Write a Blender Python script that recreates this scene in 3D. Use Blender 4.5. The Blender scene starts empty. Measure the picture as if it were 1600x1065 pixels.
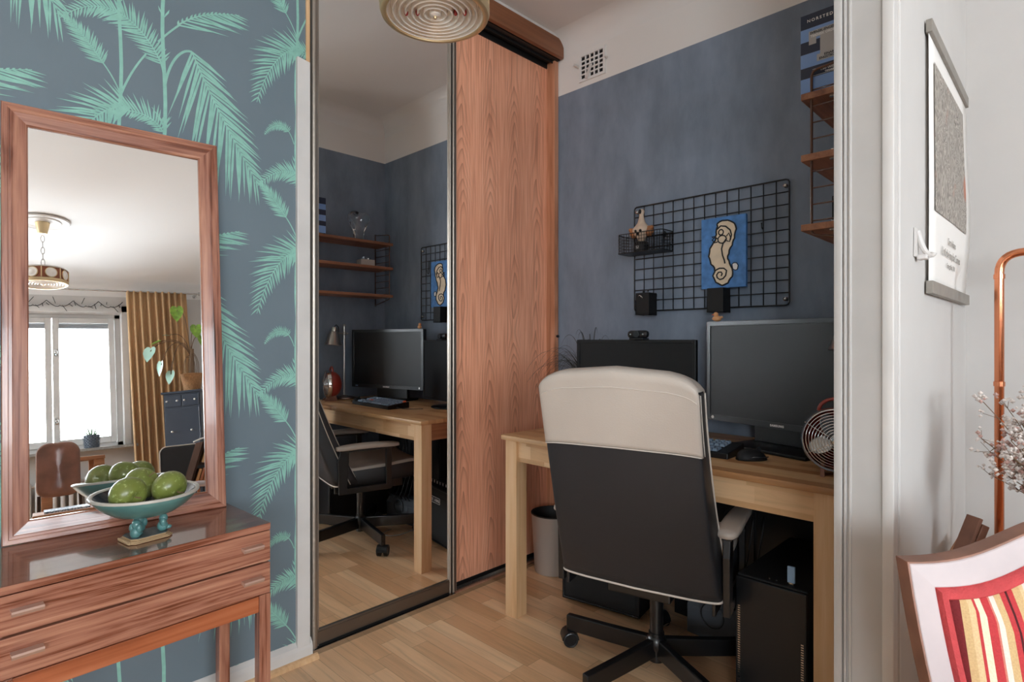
import bpy, bmesh, math, random
from mathutils import Vector, Matrix, noise
random.seed(7)
S = bpy.context.scene
C = S.collection
PI = math.pi
R = math.radians

# ------------------------------------------------------------------ camera, world, light, exposure
cam_d = bpy.data.cameras.new('camera'); cam = bpy.data.objects.new('camera', cam_d); C.objects.link(cam)
cam_d.sensor_width = 36.0; cam_d.lens = 899.0 / 1600 * 36
cam_d.clip_start = 0.02
cam.location = (0, 0, 1.12); cam.rotation_euler = (R(90), 0, R(44.55 - 90))
S.camera = cam
S.view_settings.view_transform = 'Standard'; S.view_settings.look = 'None'
S.view_settings.exposure = 1.42; S.view_settings.gamma = 1; S.view_settings.use_curve_mapping = False
w = bpy.data.worlds.new('sky'); S.world = w; w.use_nodes = True
w.node_tree.nodes['Background'].inputs[0].default_value = (0.86, 0.94, 1.0, 1)
w.node_tree.nodes['Background'].inputs[1].default_value = 10.0
S.cycles.max_bounces = 14; S.cycles.diffuse_bounces = 8; S.cycles.glossy_bounces = 8
S.cycles.transparent_max_bounces = 16; S.cycles.transmission_bounces = 10
S.cycles.use_denoising = True
S.cycles.sample_clamp_indirect = 8
H = 2.69            # ceiling
WN, WE, WS, WW = 1.94, 2.33, -3.48, -3.3      # wall planes
PL, PN, XJ = 0.258, 0.335, 1.26               # partition living face, nook face, its free end
WIN = [(-0.85, 0.88), (-3.1, -1.3)]; WZ = (0.97, 2.36)
for i, (a, b) in enumerate(WIN):              # sampling portals in the window openings
    l = bpy.data.lights.new('window_portal', 'AREA'); l.shape = 'RECTANGLE'; l.size = b - a; l.size_y = WZ[1] - WZ[0]
    l.cycles.is_portal = True
    o = bpy.data.objects.new('window_portal', l); C.objects.link(o)
    o.location = ((a + b) / 2, WS - 0.16, (WZ[0] + WZ[1]) / 2); o.rotation_euler = (R(90), 0, 0)

WWY = (-3.3, -1.7)                            # unseen window added in the west wall to brighten the nook
l = bpy.data.lights.new('window_portal', 'AREA'); l.shape = 'RECTANGLE'; l.size = WWY[1] - WWY[0]; l.size_y = WZ[1] - WZ[0]; l.cycles.is_portal = True
o = bpy.data.objects.new('window_portal', l); C.objects.link(o); o.location = (WW - 0.16, sum(WWY) / 2, sum(WZ) / 2); o.rotation_euler = (R(90), 0, R(-90))

# ------------------------------------------------------------------ materials
def lin(h, k=1.0):
    v = [int(h[i:i + 2], 16) / 255 for i in (0, 2, 4)]
    return tuple((x / 12.92 if x <= .04045 else ((x + .055) / 1.055) ** 2.4) * k for x in v) + (1,)
class NT:
    def __init__(s, name):
        s.m = bpy.data.materials.new(name); s.m.use_nodes = True; s.t = s.m.node_tree; s.b = s.t.nodes['Principled BSDF']
    def n(s, typ, **kw):
        x = s.t.nodes.new('ShaderNode' + typ)
        for k, v in kw.items():
            if k.startswith('i_'):
                x.inputs[int(k[2:]) if k[2:].isdigit() else k[2:].replace('_', ' ')].default_value = v
            else: setattr(x, k, v)
        return x
    def l(s, a, b): s.t.links.new(a, b)
    def math(s, op, a, b=None, c=None):
        x = s.t.nodes.new('ShaderNodeMath'); x.operation = op
        for i, v in enumerate((a, b, c)):
            if v is None: continue
            if isinstance(v, (int, float)): x.inputs[i].default_value = v
            else: s.l(v, x.inputs[i])
        return x.outputs[0]
    def ramp(s, fac, stops, interp='LINEAR'):
        x = s.t.nodes.new('ShaderNodeValToRGB'); x.color_ramp.interpolation = interp
        e = x.color_ramp.elements
        while len(e) < len(stops): e.new(0.5)
        for i, (p, c) in enumerate(stops): e[i].position = p; e[i].color = c
        s.l(fac, x.inputs[0]); return x.outputs[0]
    def mix(s, fac, a, b, blend='MIX'):
        x = s.t.nodes.new('ShaderNodeMix'); x.data_type = 'RGBA'; x.blend_type = blend
        for sock, v in ((x.inputs[0], fac), (x.inputs[6], a), (x.inputs[7], b)):
            if isinstance(v, (int, float, tuple)): sock.default_value = v
            else: s.l(v, sock)
        return x.outputs[2]
    def bump(s, h, strength=.2, dist=.002):
        x = s.t.nodes.new('ShaderNodeBump'); x.inputs['Strength'].default_value = strength; x.inputs['Distance'].default_value = dist
        s.l(h, x.inputs['Height']); s.l(x.outputs[0], s.b.inputs['Normal'])
def flat(name, col, rough=.6, metal=0, spec=None, bumpy=0, bscale=200, var=0, vscale=6, coat=0):
    t = NT(name); t.b.inputs['Base Color'].default_value = col; t.b.inputs['Roughness'].default_value = rough
    t.b.inputs['Metallic'].default_value = metal
    if spec is not None: t.b.inputs['Specular IOR Level'].default_value = spec
    if coat: t.b.inputs['Coat Weight'].default_value = coat; t.b.inputs['Coat Roughness'].default_value = .1
    tc = t.n('TexCoord')
    if var:
        nz = t.n('TexNoise', i_Scale=vscale, i_Detail=5.0); t.l(tc.outputs['Object'], nz.inputs['Vector'])
        lo_ = tuple(c * (1 - var) for c in col[:3]) + (1,); hi_ = tuple(min(1, c * (1 + var)) for c in col[:3]) + (1,)
        t.l(t.ramp(nz.outputs[0], [(.3, lo_), (.7, hi_)]), t.b.inputs['Base Color'])
    if bumpy:
        nb = t.n('TexNoise', i_Scale=bscale, i_Detail=3.0); t.l(tc.outputs['Object'], nb.inputs['Vector']); t.bump(nb.outputs[0], bumpy)
    return t.m
def planks(name, cols, axis, width, length, rough=.4, grain=.35, gap=.02, cross=None, bump_=.15, soft=1.0):
    """staves running along axis; cross = the axis across them"""
    t = NT(name); tc = t.n('TexCoord'); sp = t.n('SeparateXYZ'); t.l(tc.outputs['Object'], sp.inputs[0])
    ax = 'xyz'; cross = cross or {'x': 'y', 'y': 'x', 'z': 'x'}[axis]; third = [a for a in ax if a not in (axis, cross)][0]
    u, v, wv = sp.outputs[ax.index(axis)], sp.outputs[ax.index(cross)], sp.outputs[ax.index(third)]
    vv = t.math('DIVIDE', v, width); row = t.math('FLOOR', vv)
    wn = t.n('TexWhiteNoise', noise_dimensions='1D'); t.l(row, wn.inputs['W'])
    uu = t.math('ADD', t.math('DIVIDE', u, length), t.math('MULTIPLY', wn.outputs['Value'], 9.7)); colm = t.math('FLOOR', uu)
    cb = t.n('CombineXYZ'); t.l(row, cb.inputs[0]); t.l(colm, cb.inputs[1])
    wc = t.n('TexWhiteNoise', noise_dimensions='2D'); t.l(cb.outputs[0], wc.inputs['Vector'])
    n = len(cols); base = t.ramp(wc.outputs['Value'], [(i / (n - 1), c) for i, c in enumerate(cols)])
    g = t.n('CombineXYZ'); t.l(t.math('ADD', t.math('MULTIPLY', u, 2.2), t.math('MULTIPLY', wc.outputs['Value'], 31)), g.inputs[0])
    t.l(t.math('MULTIPLY', v, 38), g.inputs[1]); t.l(t.math('ADD', t.math('MULTIPLY', wv, 38), t.math('MULTIPLY', row, 3.1)), g.inputs[2])
    nz = t.n('TexNoise', i_Scale=1.0, i_Detail=7.0, i_Roughness=.65, i_Distortion=.7); t.l(g.outputs[0], nz.inputs['Vector'])
    gr = t.ramp(nz.outputs[0], [(.28, (1 - grain,) * 3 + (1,)), (.5, (.97, .97, .97, 1)), (.75, (1.08, 1.08, 1.08, 1))])
    col = t.mix(1.0, base, gr, 'MULTIPLY')
    fv = t.math('ABSOLUTE', t.math('SUBTRACT', t.math('FRACT', vv), .5)); fu = t.math('ABSOLUTE', t.math('SUBTRACT', t.math('FRACT', uu), .5))
    e1 = t.math('GREATER_THAN', fv, .5 - gap / 2); e2 = t.math('GREATER_THAN', fu, .5 - gap / 2 * width / length)
    e = t.math('MAXIMUM', e1, e2)
    col = t.mix(t.math('MULTIPLY', e, .45 * soft), col, (.10, .055, .03, 1))
    t.l(col, t.b.inputs['Base Color']); t.b.inputs['Roughness'].default_value = rough
    t.l(t.math('ADD', t.math('MULTIPLY', nz.outputs[0], .12), rough - .06), t.b.inputs['Roughness'])
    t.bump(t.math('SUBTRACT', t.math('MULTIPLY', nz.outputs[0], .25), e), bump_, .0012)
    return t.m
def grain(name, stops, axis='x', fine=55, along=1.6, rough=.35, coat=0, dist=1.2, figure=0, seed=0):
    t = NT(name); tc = t.n('TexCoord'); mp = t.n('Mapping')
    sc = {'x': (along, fine, fine), 'y': (fine, along, fine), 'z': (fine, fine, along)}[axis]
    mp.inputs['Scale'].default_value = sc; mp.inputs['Location'].default_value = (seed, seed * .7, seed * 1.3)
    t.l(tc.outputs['Object'], mp.inputs[0])
    nz = t.n('TexNoise', i_Scale=1.0, i_Detail=6.0, i_Roughness=.6, i_Distortion=dist * .3); t.l(mp.outputs[0], nz.inputs['Vector'])
    fac = nz.outputs[0]
    mp2 = t.n('Mapping'); mp2.inputs['Scale'].default_value = tuple(x * .22 if x == fine else x * .8 for x in sc); t.l(tc.outputs['Object'], mp2.inputs[0])
    n2 = t.n('TexNoise', i_Scale=1.0, i_Detail=3.0, i_Distortion=dist); t.l(mp2.outputs[0], n2.inputs['Vector'])
    if figure:
        ring = t.math('FRACT', t.math('MULTIPLY', n2.outputs[0], figure)); ring = t.math('ABSOLUTE', t.math('SUBTRACT', ring, .5))
        fac = t.math('ADD', t.math('MULTIPLY', fac, .62), t.math('ADD', t.math('MULTIPLY', ring, .34), .10))
    else: fac = t.math('ADD', t.math('MULTIPLY', fac, .6), t.math('MULTIPLY', n2.outputs[0], .4))
    t.l(t.ramp(fac, stops), t.b.inputs['Base Color'])
    t.b.inputs['Roughness'].default_value = rough
    if coat: t.b.inputs['Coat Weight'].default_value = coat; t.b.inputs['Coat Roughness'].default_value = .06
    t.bump(nz.outputs[0], .08, .001); return t.m
def glassy(name, col=(1, 1, 1, 1), rough=0.0, thin=False, ior=1.45):
    t = NT(name); t.b.inputs['Base Color'].default_value = col; t.b.inputs['Roughness'].default_value = rough
    if thin:
        tr = t.n('BsdfTransparent', i_Color=col); gl = t.n('BsdfGlossy', i_Roughness=rough); mx = t.n('MixShader')
        fr = t.n('Fresnel', i_IOR=ior); t.l(fr.outputs[0], mx.inputs[0]); t.l(tr.outputs[0], mx.inputs[1]); t.l(gl.outputs[0], mx.inputs[2])
        t.l(mx.outputs[0], t.t.nodes['Material Output'].inputs[0])
    else: t.b.inputs['Transmission Weight'].default_value = 1; t.b.inputs['IOR'].default_value = ior
    return t.m
def zsplit(name, low, high, z):
    """painted wall: one colour below z, another above, with faint brushed unevenness"""
    t = NT(name); tc = t.n('TexCoord'); sp = t.n('SeparateXYZ'); t.l(tc.outputs['Object'], sp.inputs[0])
    mp = t.n('Mapping'); mp.inputs['Scale'].default_value = (3, 3, 1.3); t.l(tc.outputs['Object'], mp.inputs[0])
    nz = t.n('TexNoise', i_Scale=2.0, i_Detail=9.0, i_Roughness=.62); t.l(mp.outputs[0], nz.inputs['Vector'])
    lo2 = tuple(c * 1.22 for c in low[:3]) + (1,); lo1 = tuple(c * .86 for c in low[:3]) + (1,)
    c = t.mix(t.math('GREATER_THAN', sp.outputs[2], z), t.ramp(nz.outputs[0], [(.36, lo1), (.66, lo2)]), high)
    t.l(c, t.b.inputs['Base Color']); t.b.inputs['Roughness'].default_value = .7; t.b.inputs['Specular IOR Level'].default_value = .3
    n3 = t.n('TexNoise', i_Scale=60.0, i_Detail=3.0); t.l(tc.outputs['Object'], n3.inputs['Vector']); t.bump(n3.outputs[0], .12)
    return t.m

M = {}
M['white'] = flat('white_wall_paint', lin('C6C3C0'), .7, bumpy=.1, bscale=40, var=.02)
M['trimw'] = flat('white_gloss_trim_paint', lin('CCC9C6'), .35, bumpy=.12, bscale=60, var=.05, vscale=9)
M['ceil'] = flat('ceiling_paint', lin('E2E0DE'), .8, bumpy=.08, bscale=30)
M['wallblue'] = zsplit('dark_blue_wall_paint', lin('7A8696'), lin('E4E1DE'), 2.405)
M['paper'] = flat('slate_blue_wallpaper', lin('66757E'), .62, bumpy=.06, bscale=90, var=.06, vscale=3)
M['palm'] = flat('mint_green_print', lin('86B9AB'), .6, var=.10, vscale=40)
oak = [lin('8F6844'), lin('B08862'), lin('BE986F'), lin('A67C54'), lin('C4A07A'), lin('9C744C')]
M['floor'] = planks('oak_parquet', [lin(x) for x in ('D0A074', 'E8BC92', 'F2CCA2', 'DCAC80', 'ECC49A', 'D6A67C')], 'y', .069, .46, rough=.36, grain=.25, gap=.025, soft=1)
M['deskx'] = planks('oak_staves_along_y', [lin(x) for x in ('A8794E', 'C49A6C', 'CFA87C', 'B88A5C')], 'y', .045, .32, rough=.42, grain=.22, gap=.0, soft=.4)
M['deskf'] = planks('oak_staves_front', [lin(x) for x in ('BA9064', 'D3AE84', 'DDBB92', 'C49A6E')], 'y', .05, .22, rough=.45, grain=.22, gap=.0, cross='z', soft=.3)
M['deskl'] = grain('oak_leg', [(.3, lin('B98F66')), (.5, lin('D1A97E')), (.7, lin('DDBB94'))], 'z', fine=60, along=2, rough=.45)
M['veneer'] = grain('cherry_veneer', [(.28, lin('84523A')), (.45, lin('B57C5C')), (.6, lin('C89072')), (.78, lin('DAA484'))], 'z', fine=34, along=.9, rough=.38, dist=1.6, figure=5)
def cathedral():
    t = NT('cathedral_cherry_veneer'); tc = t.n('TexCoord'); sp = t.n('SeparateXYZ'); t.l(tc.outputs['Object'], sp.inputs[0]); x, z = sp.outputs[0], sp.outputs[2]
    w1 = t.n('TexNoise', noise_dimensions='2D', i_Scale=1.0, i_Detail=2.0); cv = t.n('CombineXYZ'); t.l(t.math('MULTIPLY', x, 3.0), cv.inputs[0]); t.l(t.math('MULTIPLY', z, 1.4), cv.inputs[1]); t.l(cv.outputs[0], w1.inputs['Vector'])
    xw = t.math('ADD', x, t.math('MULTIPLY', t.math('SUBTRACT', w1.outputs[0], .5), .035))
    c = t.math('DIVIDE', xw, .168); dx = t.math('SUBTRACT', t.math('FRACT', c), .5); row = t.math('FLOOR', c)
    wn = t.n('TexWhiteNoise', noise_dimensions='1D'); t.l(row, wn.inputs['W'])
    ax = t.math('ABSOLUTE', dx)
    arch = t.math('ADD', t.math('ADD', t.math('MULTIPLY', z, 8.0), t.math('MULTIPLY', wn.outputs['Value'], 7.0)), t.math('MULTIPLY', t.math('POWER', ax, 1.3), 11.0))
    arch = t.math('ADD', arch, t.math('MULTIPLY', w1.outputs[0], 9.0))
    saw = t.math('FRACT', arch); line = t.math('POWER', saw, 3.0)
    g = t.n('CombineXYZ'); t.l(t.math('MULTIPLY', x, 150), g.inputs[0]); t.l(t.math('MULTIPLY', z, 3.0), g.inputs[1])
    nz = t.n('TexNoise', noise_dimensions='2D', i_Scale=1.0, i_Detail=5.0, i_Roughness=.6); t.l(g.outputs[0], nz.inputs['Vector'])
    base = t.ramp(nz.outputs[0], [(.30, lin('D08E70')), (.5, lin('EEA886')), (.70, lin('F8BC9C'))])
    m = t.math('SUBTRACT', 1.0, t.math('MULTIPLY', ax, 2.6)); m = t.math('MAXIMUM', m, 0.0)
    col = t.mix(t.math('MULTIPLY', t.math('MULTIPLY', line, m), .75), base, lin('A0644A'))
    col = t.mix(t.ramp(w1.outputs[0], [(.35, (.16, .16, .16, 1)), (.65, (0, 0, 0, 1))]), col, lin('AE7258'))
    t.l(col, t.b.inputs['Base Color']); t.b.inputs['Roughness'].default_value = .36; t.bump(nz.outputs[0], .05, .001); return t.m
M['cath'] = cathedral()
M['veneerx'] = grain('cherry_veneer_along_x', [(.3, lin('6E432C')), (.5, lin('855438')), (.75, lin('9A6647'))], 'x', fine=40, along=1.0, rough=.4)
rs = [(.33, lin('3A221A')), (.42, lin('743F2A')), (.50, lin('966350')), (.60, lin('AC7860')), (.72, lin('C4957C'))]
M['rosex'] = grain('rosewood_along_x', rs, 'x', fine=110, along=3.0, rough=.25, coat=.25, dist=1.4)
M['rosez'] = grain('rosewood_along_z', rs, 'z', fine=110, along=3.0, rough=.28, coat=.2, dist=1.4)
M['rosetop'] = grain('rosewood_polished_top', [(.3, lin('2A1812')), (.45, lin('5C3626')), (.6, lin('83503A')), (.75, lin('9A664C'))], 'x', fine=100, along=3, rough=.22, coat=.8, dist=1.2)
M['red_edge'] = grain('rosewood_orange', [(.3, lin('7A3A1C')), (.5, lin('A45C3A')), (.7, lin('B87350'))], 'x', fine=50, along=1.5, rough=.3)
M['walnut'] = grain('walnut_shelf', [(.3, lin('6A4230')), (.5, lin('A06C4E')), (.7, lin('BC8664'))], 'x', fine=50, along=1.5, rough=.45)
M['pull'] = flat('pale_rosewood_pull', lin('B59484'), .25, .2, coat=.6)
M['mirror'] = flat('mirror_silver', (.93, .94, .94, 1), 0.0, 1)
M['alu'] = flat('brushed_bronze_aluminium', lin('A39A90'), .4, .85)
M['aludark'] = flat('dark_bronze_rail', lin('7B736B'), .38, .9)
M['blackslot'] = flat('black_gasket', lin('0C0C0D'), .5)
M['silver'] = flat('silver_metal', lin('C9C9C8'), .25, 1)
M['steel'] = flat('brushed_steel', lin('A8A39C'), .28, 1)
M['chrome'] = flat('chrome', (.85, .85, .85, 1), .08, 1)
M['blackmetal'] = flat('black_powder_coat', lin('141416'), .35, 0, coat=.3)
M['wire'] = flat('black_wire', lin('15171A'), .4)
M['brownwire'] = flat('brown_lacquered_wire', lin('5E3E2E'), .35)
M['plastic'] = flat('black_plastic', lin('121316'), .38)
M['matteblack'] = flat('matte_black', lin('0E0E10'), .65)
M['screen'] = flat('matte_screen', lin('0C0E12'), .42, spec=.45)
M['bezel'] = flat('grey_black_bezel', lin('23272C'), .3, spec=.6)
M['keycap'] = flat('blue_grey_keycaps', lin('74869A'), .5)
M['orange'] = flat('orange_plastic', lin('E0633A'), .45)
M['leather'] = flat('black_leather', lin('25262A'), .5, bumpy=.25, bscale=260, var=.08, vscale=4)
M['cream'] = flat('cream_leather', lin('B9AEA4'), .5, bumpy=.25, bscale=220, var=.05, vscale=5)
M['creamseam'] = flat('cream_piping', lin('CFC6BC'), .5)
M['bin'] = flat('grey_metal_bin', lin('B9B4AE'), .4, .4)
M['amp'] = flat('black_grille_cloth', lin('141415'), .8, bumpy=.5, bscale=500)
M['copper'] = flat('copper_pipe', lin('E0906A'), .22, 1)
M['brass'] = flat('brass', lin('DEC49A'), .42, .8)
M['glass'] = glassy('clear_glass', (1, 1, 1, 1), .0)
M['pane'] = glassy('window_pane', (1, 1, 1, 1), .0, thin=True)
M['lampglass'] = flat('ribbed_white_glass', lin('EFE9E2'), .12, spec=.8, coat=.6)
M['amber'] = flat('copper_brown_enamel', lin('8A5238'), .3, .3)
M['redglass'] = flat('deep_red_glass', lin('8E1F22'), .1, coat=.8)
M['ceramic'] = flat('turquoise_glaze', lin('578583'), .28, var=.2, vscale=14, coat=.4)
M['ceramicin'] = flat('dark_inner_glaze', lin('2C3236'), .2, coat=.6)
M['ceramicrim'] = flat('pale_grey_rim_glaze', lin('B4AFA6'), .3)
M['basegold'] = flat('worn_gilt_edge', lin('B99C78'), .4, .3)
M['basegrey'] = flat('slate_base', lin('4A5254'), .45, var=.25, vscale=60)
M['curtain'] = flat('ochre_curtain', lin('C09C74'), .85, bumpy=.3, bscale=300, var=.06)
M['leaf'] = flat('pothos_leaf', lin('7FA63E'), .4, var=.35, vscale=25)
M['leafdark'] = flat('dark_grass_leaf', lin('2A3430'), .4, var=.3, vscale=30)
M['leafsage'] = flat('sage_leaf', lin('86A07E'), .45, var=.2, vscale=30)
M['stem'] = flat('brown_stem', lin('7A6048'), .6)
M['wicker'] = flat('wicker', lin('B0845C'), .6, bumpy=.8, bscale=120, var=.25, vscale=70)
M['darkcab'] = flat('blue_black_lacquer', lin('3A4350'), .16, coat=.5)
M['leatherbrown'] = flat('worn_brown_leather', lin('7E5647'), .4, var=.3, vscale=9, coat=.2)
M['tablewood'] = grain('teak_table', [(.3, lin('6E452C')), (.5, lin('9A6A48')), (.7, lin('B58360'))], 'x', fine=40, along=1.5, rough=.7)
M['darkwood'] = grain('dark_stained_wood', [(.3, lin('2C211C')), (.6, lin('4A3830'))], 'z', fine=50, along=1.5, rough=.9)
M['darkwood'].node_tree.nodes['Principled BSDF'].inputs['Specular IOR Level'].default_value = 0
M['stone'] = flat('grey_stone_sill', lin('8E8C88'), .35, var=.2, vscale=50)
M['potgrey'] = flat('studded_grey_pot', lin('5A6470'), .5, var=.2, vscale=40)
M['fanred'] = flat('red_enamel', lin('A03A30'), .3, coat=.4)
M['blind'] = flat('grey_roller_blind', lin('9AA0A6'), .7)
M['flower'] = flat('dried_gypsophila', lin('DDD3CC'), .8, var=.2, vscale=60)
M['flowerpink'] = flat('dusty_pink_buds', lin('B9968C'), .8, var=.2, vscale=60)
M['papersheet'] = flat('white_paper', lin('E9E6E2'), .7)
M['printgrey'] = flat('faded_grey_print_ink', lin('A29D97'), .7)
M['picbar'] = flat('grey_stained_wood', lin('8A847C'), .5, var=.1, vscale=30)
M['usb'] = flat('pale_blue_plastic', lin('8FB0D0'), .4)
M['boxwhite'] = flat('white_card_box', lin('C4BCB4'), .6)
M['duck'] = flat('tan_rubber', lin('D8A070'), .45)
M['ornament'] = flat('bone_ceramic', lin('CDB8A4'), .5, var=.12, vscale=30)
M['ornbrown'] = flat('toasted_brown_glaze', lin('A06A44'), .4, var=.3, vscale=30)
M['ink'] = flat('black_ink', lin('15171C'), .6)
M['whiteink'] = flat('white_ink', lin('E8E6E4'), .6)
M['navy'] = flat('navy_cover', lin('262E44'), .45)
M['skyblue'] = flat('sky_blue_cover', lin('7FA0D4'), .45)
M['covergrey'] = flat('pale_grey_cover', lin('B4B0AE'), .5)
M['facade'] = flat('white_rendered_facade', lin('F2F2F2'), .9)
M['paintblue'] = flat('brushed_blue_canvas', lin('4C80BC'), .6, var=.25, vscale=30)
M['paintcream'] = flat('cream_acrylic', lin('E2CFB4'), .6, var=.1, vscale=20)

def poster_mat():
    t = NT('engraved_grey_print'); tc = t.n('TexCoord'); mp = t.n('Mapping'); mp.inputs['Scale'].default_value = (14, 14, 5); t.l(tc.outputs['Object'], mp.inputs[0])
    nz = t.n('TexNoise', i_Scale=1.0, i_Detail=4.0, i_Distortion=2.5); t.l(mp.outputs[0], nz.inputs['Vector'])
    ln = t.math('FRACT', t.math('MULTIPLY', nz.outputs[0], 14))
    c = t.ramp(ln, [(0, lin('5A544E')), (.4, lin('8E877F')), (.75, lin('C8C0B6')), (1, lin('6E675F'))])
    n2 = t.n('TexNoise', i_Scale=9.0, i_Detail=2.0); t.l(tc.outputs['Object'], n2.inputs['Vector'])
    c = t.mix(t.ramp(n2.outputs[0], [(.62, (0, 0, 0, 1)), (.72, (.8, .8, .8, 1))]), c, lin('B0623E'))
    t.l(c, t.b.inputs['Base Color']); t.b.inputs['Roughness'].default_value = .6; return t.m
M['print'] = poster_mat()
def stripes():
    t = NT('striped_upholstery'); tc = t.n('TexCoord'); sp = t.n('SeparateXYZ'); t.l(tc.outputs['Object'], sp.inputs[0])
    f = t.math('FRACT', t.math('DIVIDE', t.math('SUBTRACT', sp.outputs[0], .046), .165))
    cc = dict(d='6E1A1E', t='C9A878', y='D6B98C', r='B8363A', c='E4D4B8', w='DDD2C6', k='4A1216', o='C96A34', p='C97A6A')
    seq = [('d', .09), ('t', .06), ('y', .05), ('r', .025), ('c', .05), ('r', .07), ('p', .02), ('w', .045), ('t', .06), ('r', .05), ('k', .02), ('r', .05), ('t', .07), ('y', .03), ('w', .05), ('o', .04), ('r', .04), ('k', .025), ('c', .06), ('w', .04), ('o', .05), ('r', .03), ('y', .025)]
    tot = sum(a for _, a in seq); p = 0; st = []
    for k, a in seq: st.append((p / tot, lin(cc[k]))); p += a
    c = t.ramp(f, st, 'CONSTANT')
    nz = t.n('TexNoise', i_Scale=400.0, i_Detail=2.0); t.l(tc.outputs['Object'], nz.inputs['Vector'])
    c = t.mix(.25, c, nz.outputs[0], 'OVERLAY'); t.l(c, t.b.inputs['Base Color']); t.b.inputs['Roughness'].default_value = .9; t.bump(nz.outputs[0], .4); return t.m
M['stripe'] = stripes()
M['boxgrey'] = flat('dark_grey_box_plastic', lin('4A4E54'), .6)
M['jambshade'] = flat('shaded_jamb_trim_paint', lin('B2AFAC'), .35, bumpy=.12, bscale=60, var=.05, vscale=9)  # copy of the trim paint, greyed to put the jamb's shade into its colour
M['redcord'] = flat('red_woven_braid', lin('BC4244'), .85, bumpy=.8, bscale=300, var=.12, vscale=60)
M['oldwhite'] = flat('worn_white_painted_wood', lin('B8AAAA'), .45, var=.08, vscale=12)
M['oldbrown'] = flat('bare_brown_wood_edge', lin('8A5F4C'), .5, var=.2, vscale=20)
def apple_mat():
    t = NT('green_apple_skin'); tc = t.n('TexCoord'); nz = t.n('TexNoise', i_Scale=9.0, i_Detail=4.0); t.l(tc.outputs['Object'], nz.inputs['Vector'])
    n2 = t.n('TexNoise', i_Scale=140.0, i_Detail=1.0); t.l(tc.outputs['Object'], n2.inputs['Vector'])
    c = t.ramp(nz.outputs[0], [(.3, lin('626A2C')), (.5, lin('7A8440')), (.66, lin('94985C')), (.8, lin('A8845F'))])
    c = t.mix(t.ramp(n2.outputs[0], [(.6, (0, 0, 0, 1)), (.72, (.5, .5, .5, 1))]), c, lin('B8C888'))
    t.l(c, t.b.inputs['Base Color']); t.b.inputs['Roughness'].default_value = .3; return t.m
M['apple'] = apple_mat()

# ------------------------------------------------------------------ mesh helpers
def V(*a): return Vector(a)
class B:
    """collects shapes; build() links them as ONE mesh object"""
    def __init__(s): s.bm = bmesh.new(); s.mi = 0
    def _f(s, vs):
        try: f = s.bm.faces.new(vs); f.material_index = s.mi; return f
        except ValueError: return None
    def box(s, x0, x1, y0, y1, z0, z1, mat=None, bev=0):
        m = mat or Matrix(); vs = [s.bm.verts.new(m @ V(x, y, z)) for x in (x0, x1) for y in (y0, y1) for z in (z0, z1)]
        fs = [s._f([vs[i] for i in q]) for q in ((0, 1, 3, 2), (4, 6, 7, 5), (0, 4, 5, 1), (2, 3, 7, 6), (0, 2, 6, 4), (1, 5, 7, 3))]
        if bev:
            es = list({e for f in fs for e in f.edges})
            r = bmesh.ops.bevel(s.bm, geom=es, offset=bev, segments=2, affect='EDGES', profile=.5)
            for f in r['faces']: f.material_index = s.mi
        return s
    def poly(s, pts, mat=None):
        m = mat or Matrix(); s._f([s.bm.verts.new(m @ V(*p)) for p in pts]); return s
    def prism(s, pts, d, mat=None):
        """pts: 3D outline, extruded by vector d"""
        m = mat or Matrix(); d = V(*d); a = [s.bm.verts.new(m @ V(*p)) for p in pts]; b = [s.bm.verts.new(m @ (V(*p) + d)) for p in pts]
        s._f(a[::-1]); s._f(b); n = len(a)
        for i in range(n): s._f([a[i], a[(i + 1) % n], b[(i + 1) % n], b[i]])
        return s
    def rings(s, rs, cap=True, close=True):
        vr = [[s.bm.verts.new(p) for p in r] for r in rs]; n = len(vr[0])
        for i in range(len(vr) - 1):
            for j in range(n if close else n - 1): s._f([vr[i][j], vr[i][(j + 1) % n], vr[i + 1][(j + 1) % n], vr[i + 1][j]])
        if cap: s._f(vr[0][::-1]); s._f(vr[-1])
        return s
    def lathe(s, prof, seg=32, at=(0, 0, 0), mat=None, cap=True, sx=1, sy=1):
        m = mat or Matrix.Translation(V(*at))
        rs = [[m @ V(r * sx * math.cos(2 * PI * k / seg), r * sy * math.sin(2 * PI * k / seg), z) for k in range(seg)] for r, z in prof]
        return s.rings(rs, cap)
    def tube(s, pts, r, seg=8, closed=False, radii=None):
        P = [V(*p) for p in pts]; n = len(P); rs = []; up = None
        for i, p in enumerate(P):
            if closed: t = (P[(i + 1) % n] - P[i - 1]).normalized()
            else: t = (P[min(i + 1, n - 1)] - P[max(i - 1, 0)]).normalized()
            if up is None: up = t.orthogonal().normalized()
            else:
                up = (up - t * up.dot(t)); up = up.normalized() if up.length > 1e-6 else t.orthogonal().normalized()
            q = t.cross(up); rr = radii[i] if radii else r
            rs.append([p + (up * math.cos(2 * PI * k / seg) + q * math.sin(2 * PI * k / seg)) * rr for k in range(seg)])
        if closed: rs.append(rs[0]); return s.rings(rs, False)
        return s.rings(rs, True)
    def cyl(s, a, b, r, seg=16, r2=None): return s.tube([a, b], r, seg, radii=[r, r if r2 is None else r2])
    def ball(s, c, r, seg=16, sc=(1, 1, 1), mat=None):
        n = seg // 2; prof = []; m = mat or Matrix.Translation(V(*c))
        rs = []
        for i in range(n + 1):
            a = -PI / 2 + PI * i / n; rr = max(math.cos(a) * r, 1e-5)
            rs.append([m @ V(rr * math.cos(2 * PI * k / seg) * sc[0], rr * math.sin(2 * PI * k / seg) * sc[1], math.sin(a) * r * sc[2]) for k in range(seg)])
        return s.rings(rs, True)
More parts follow.
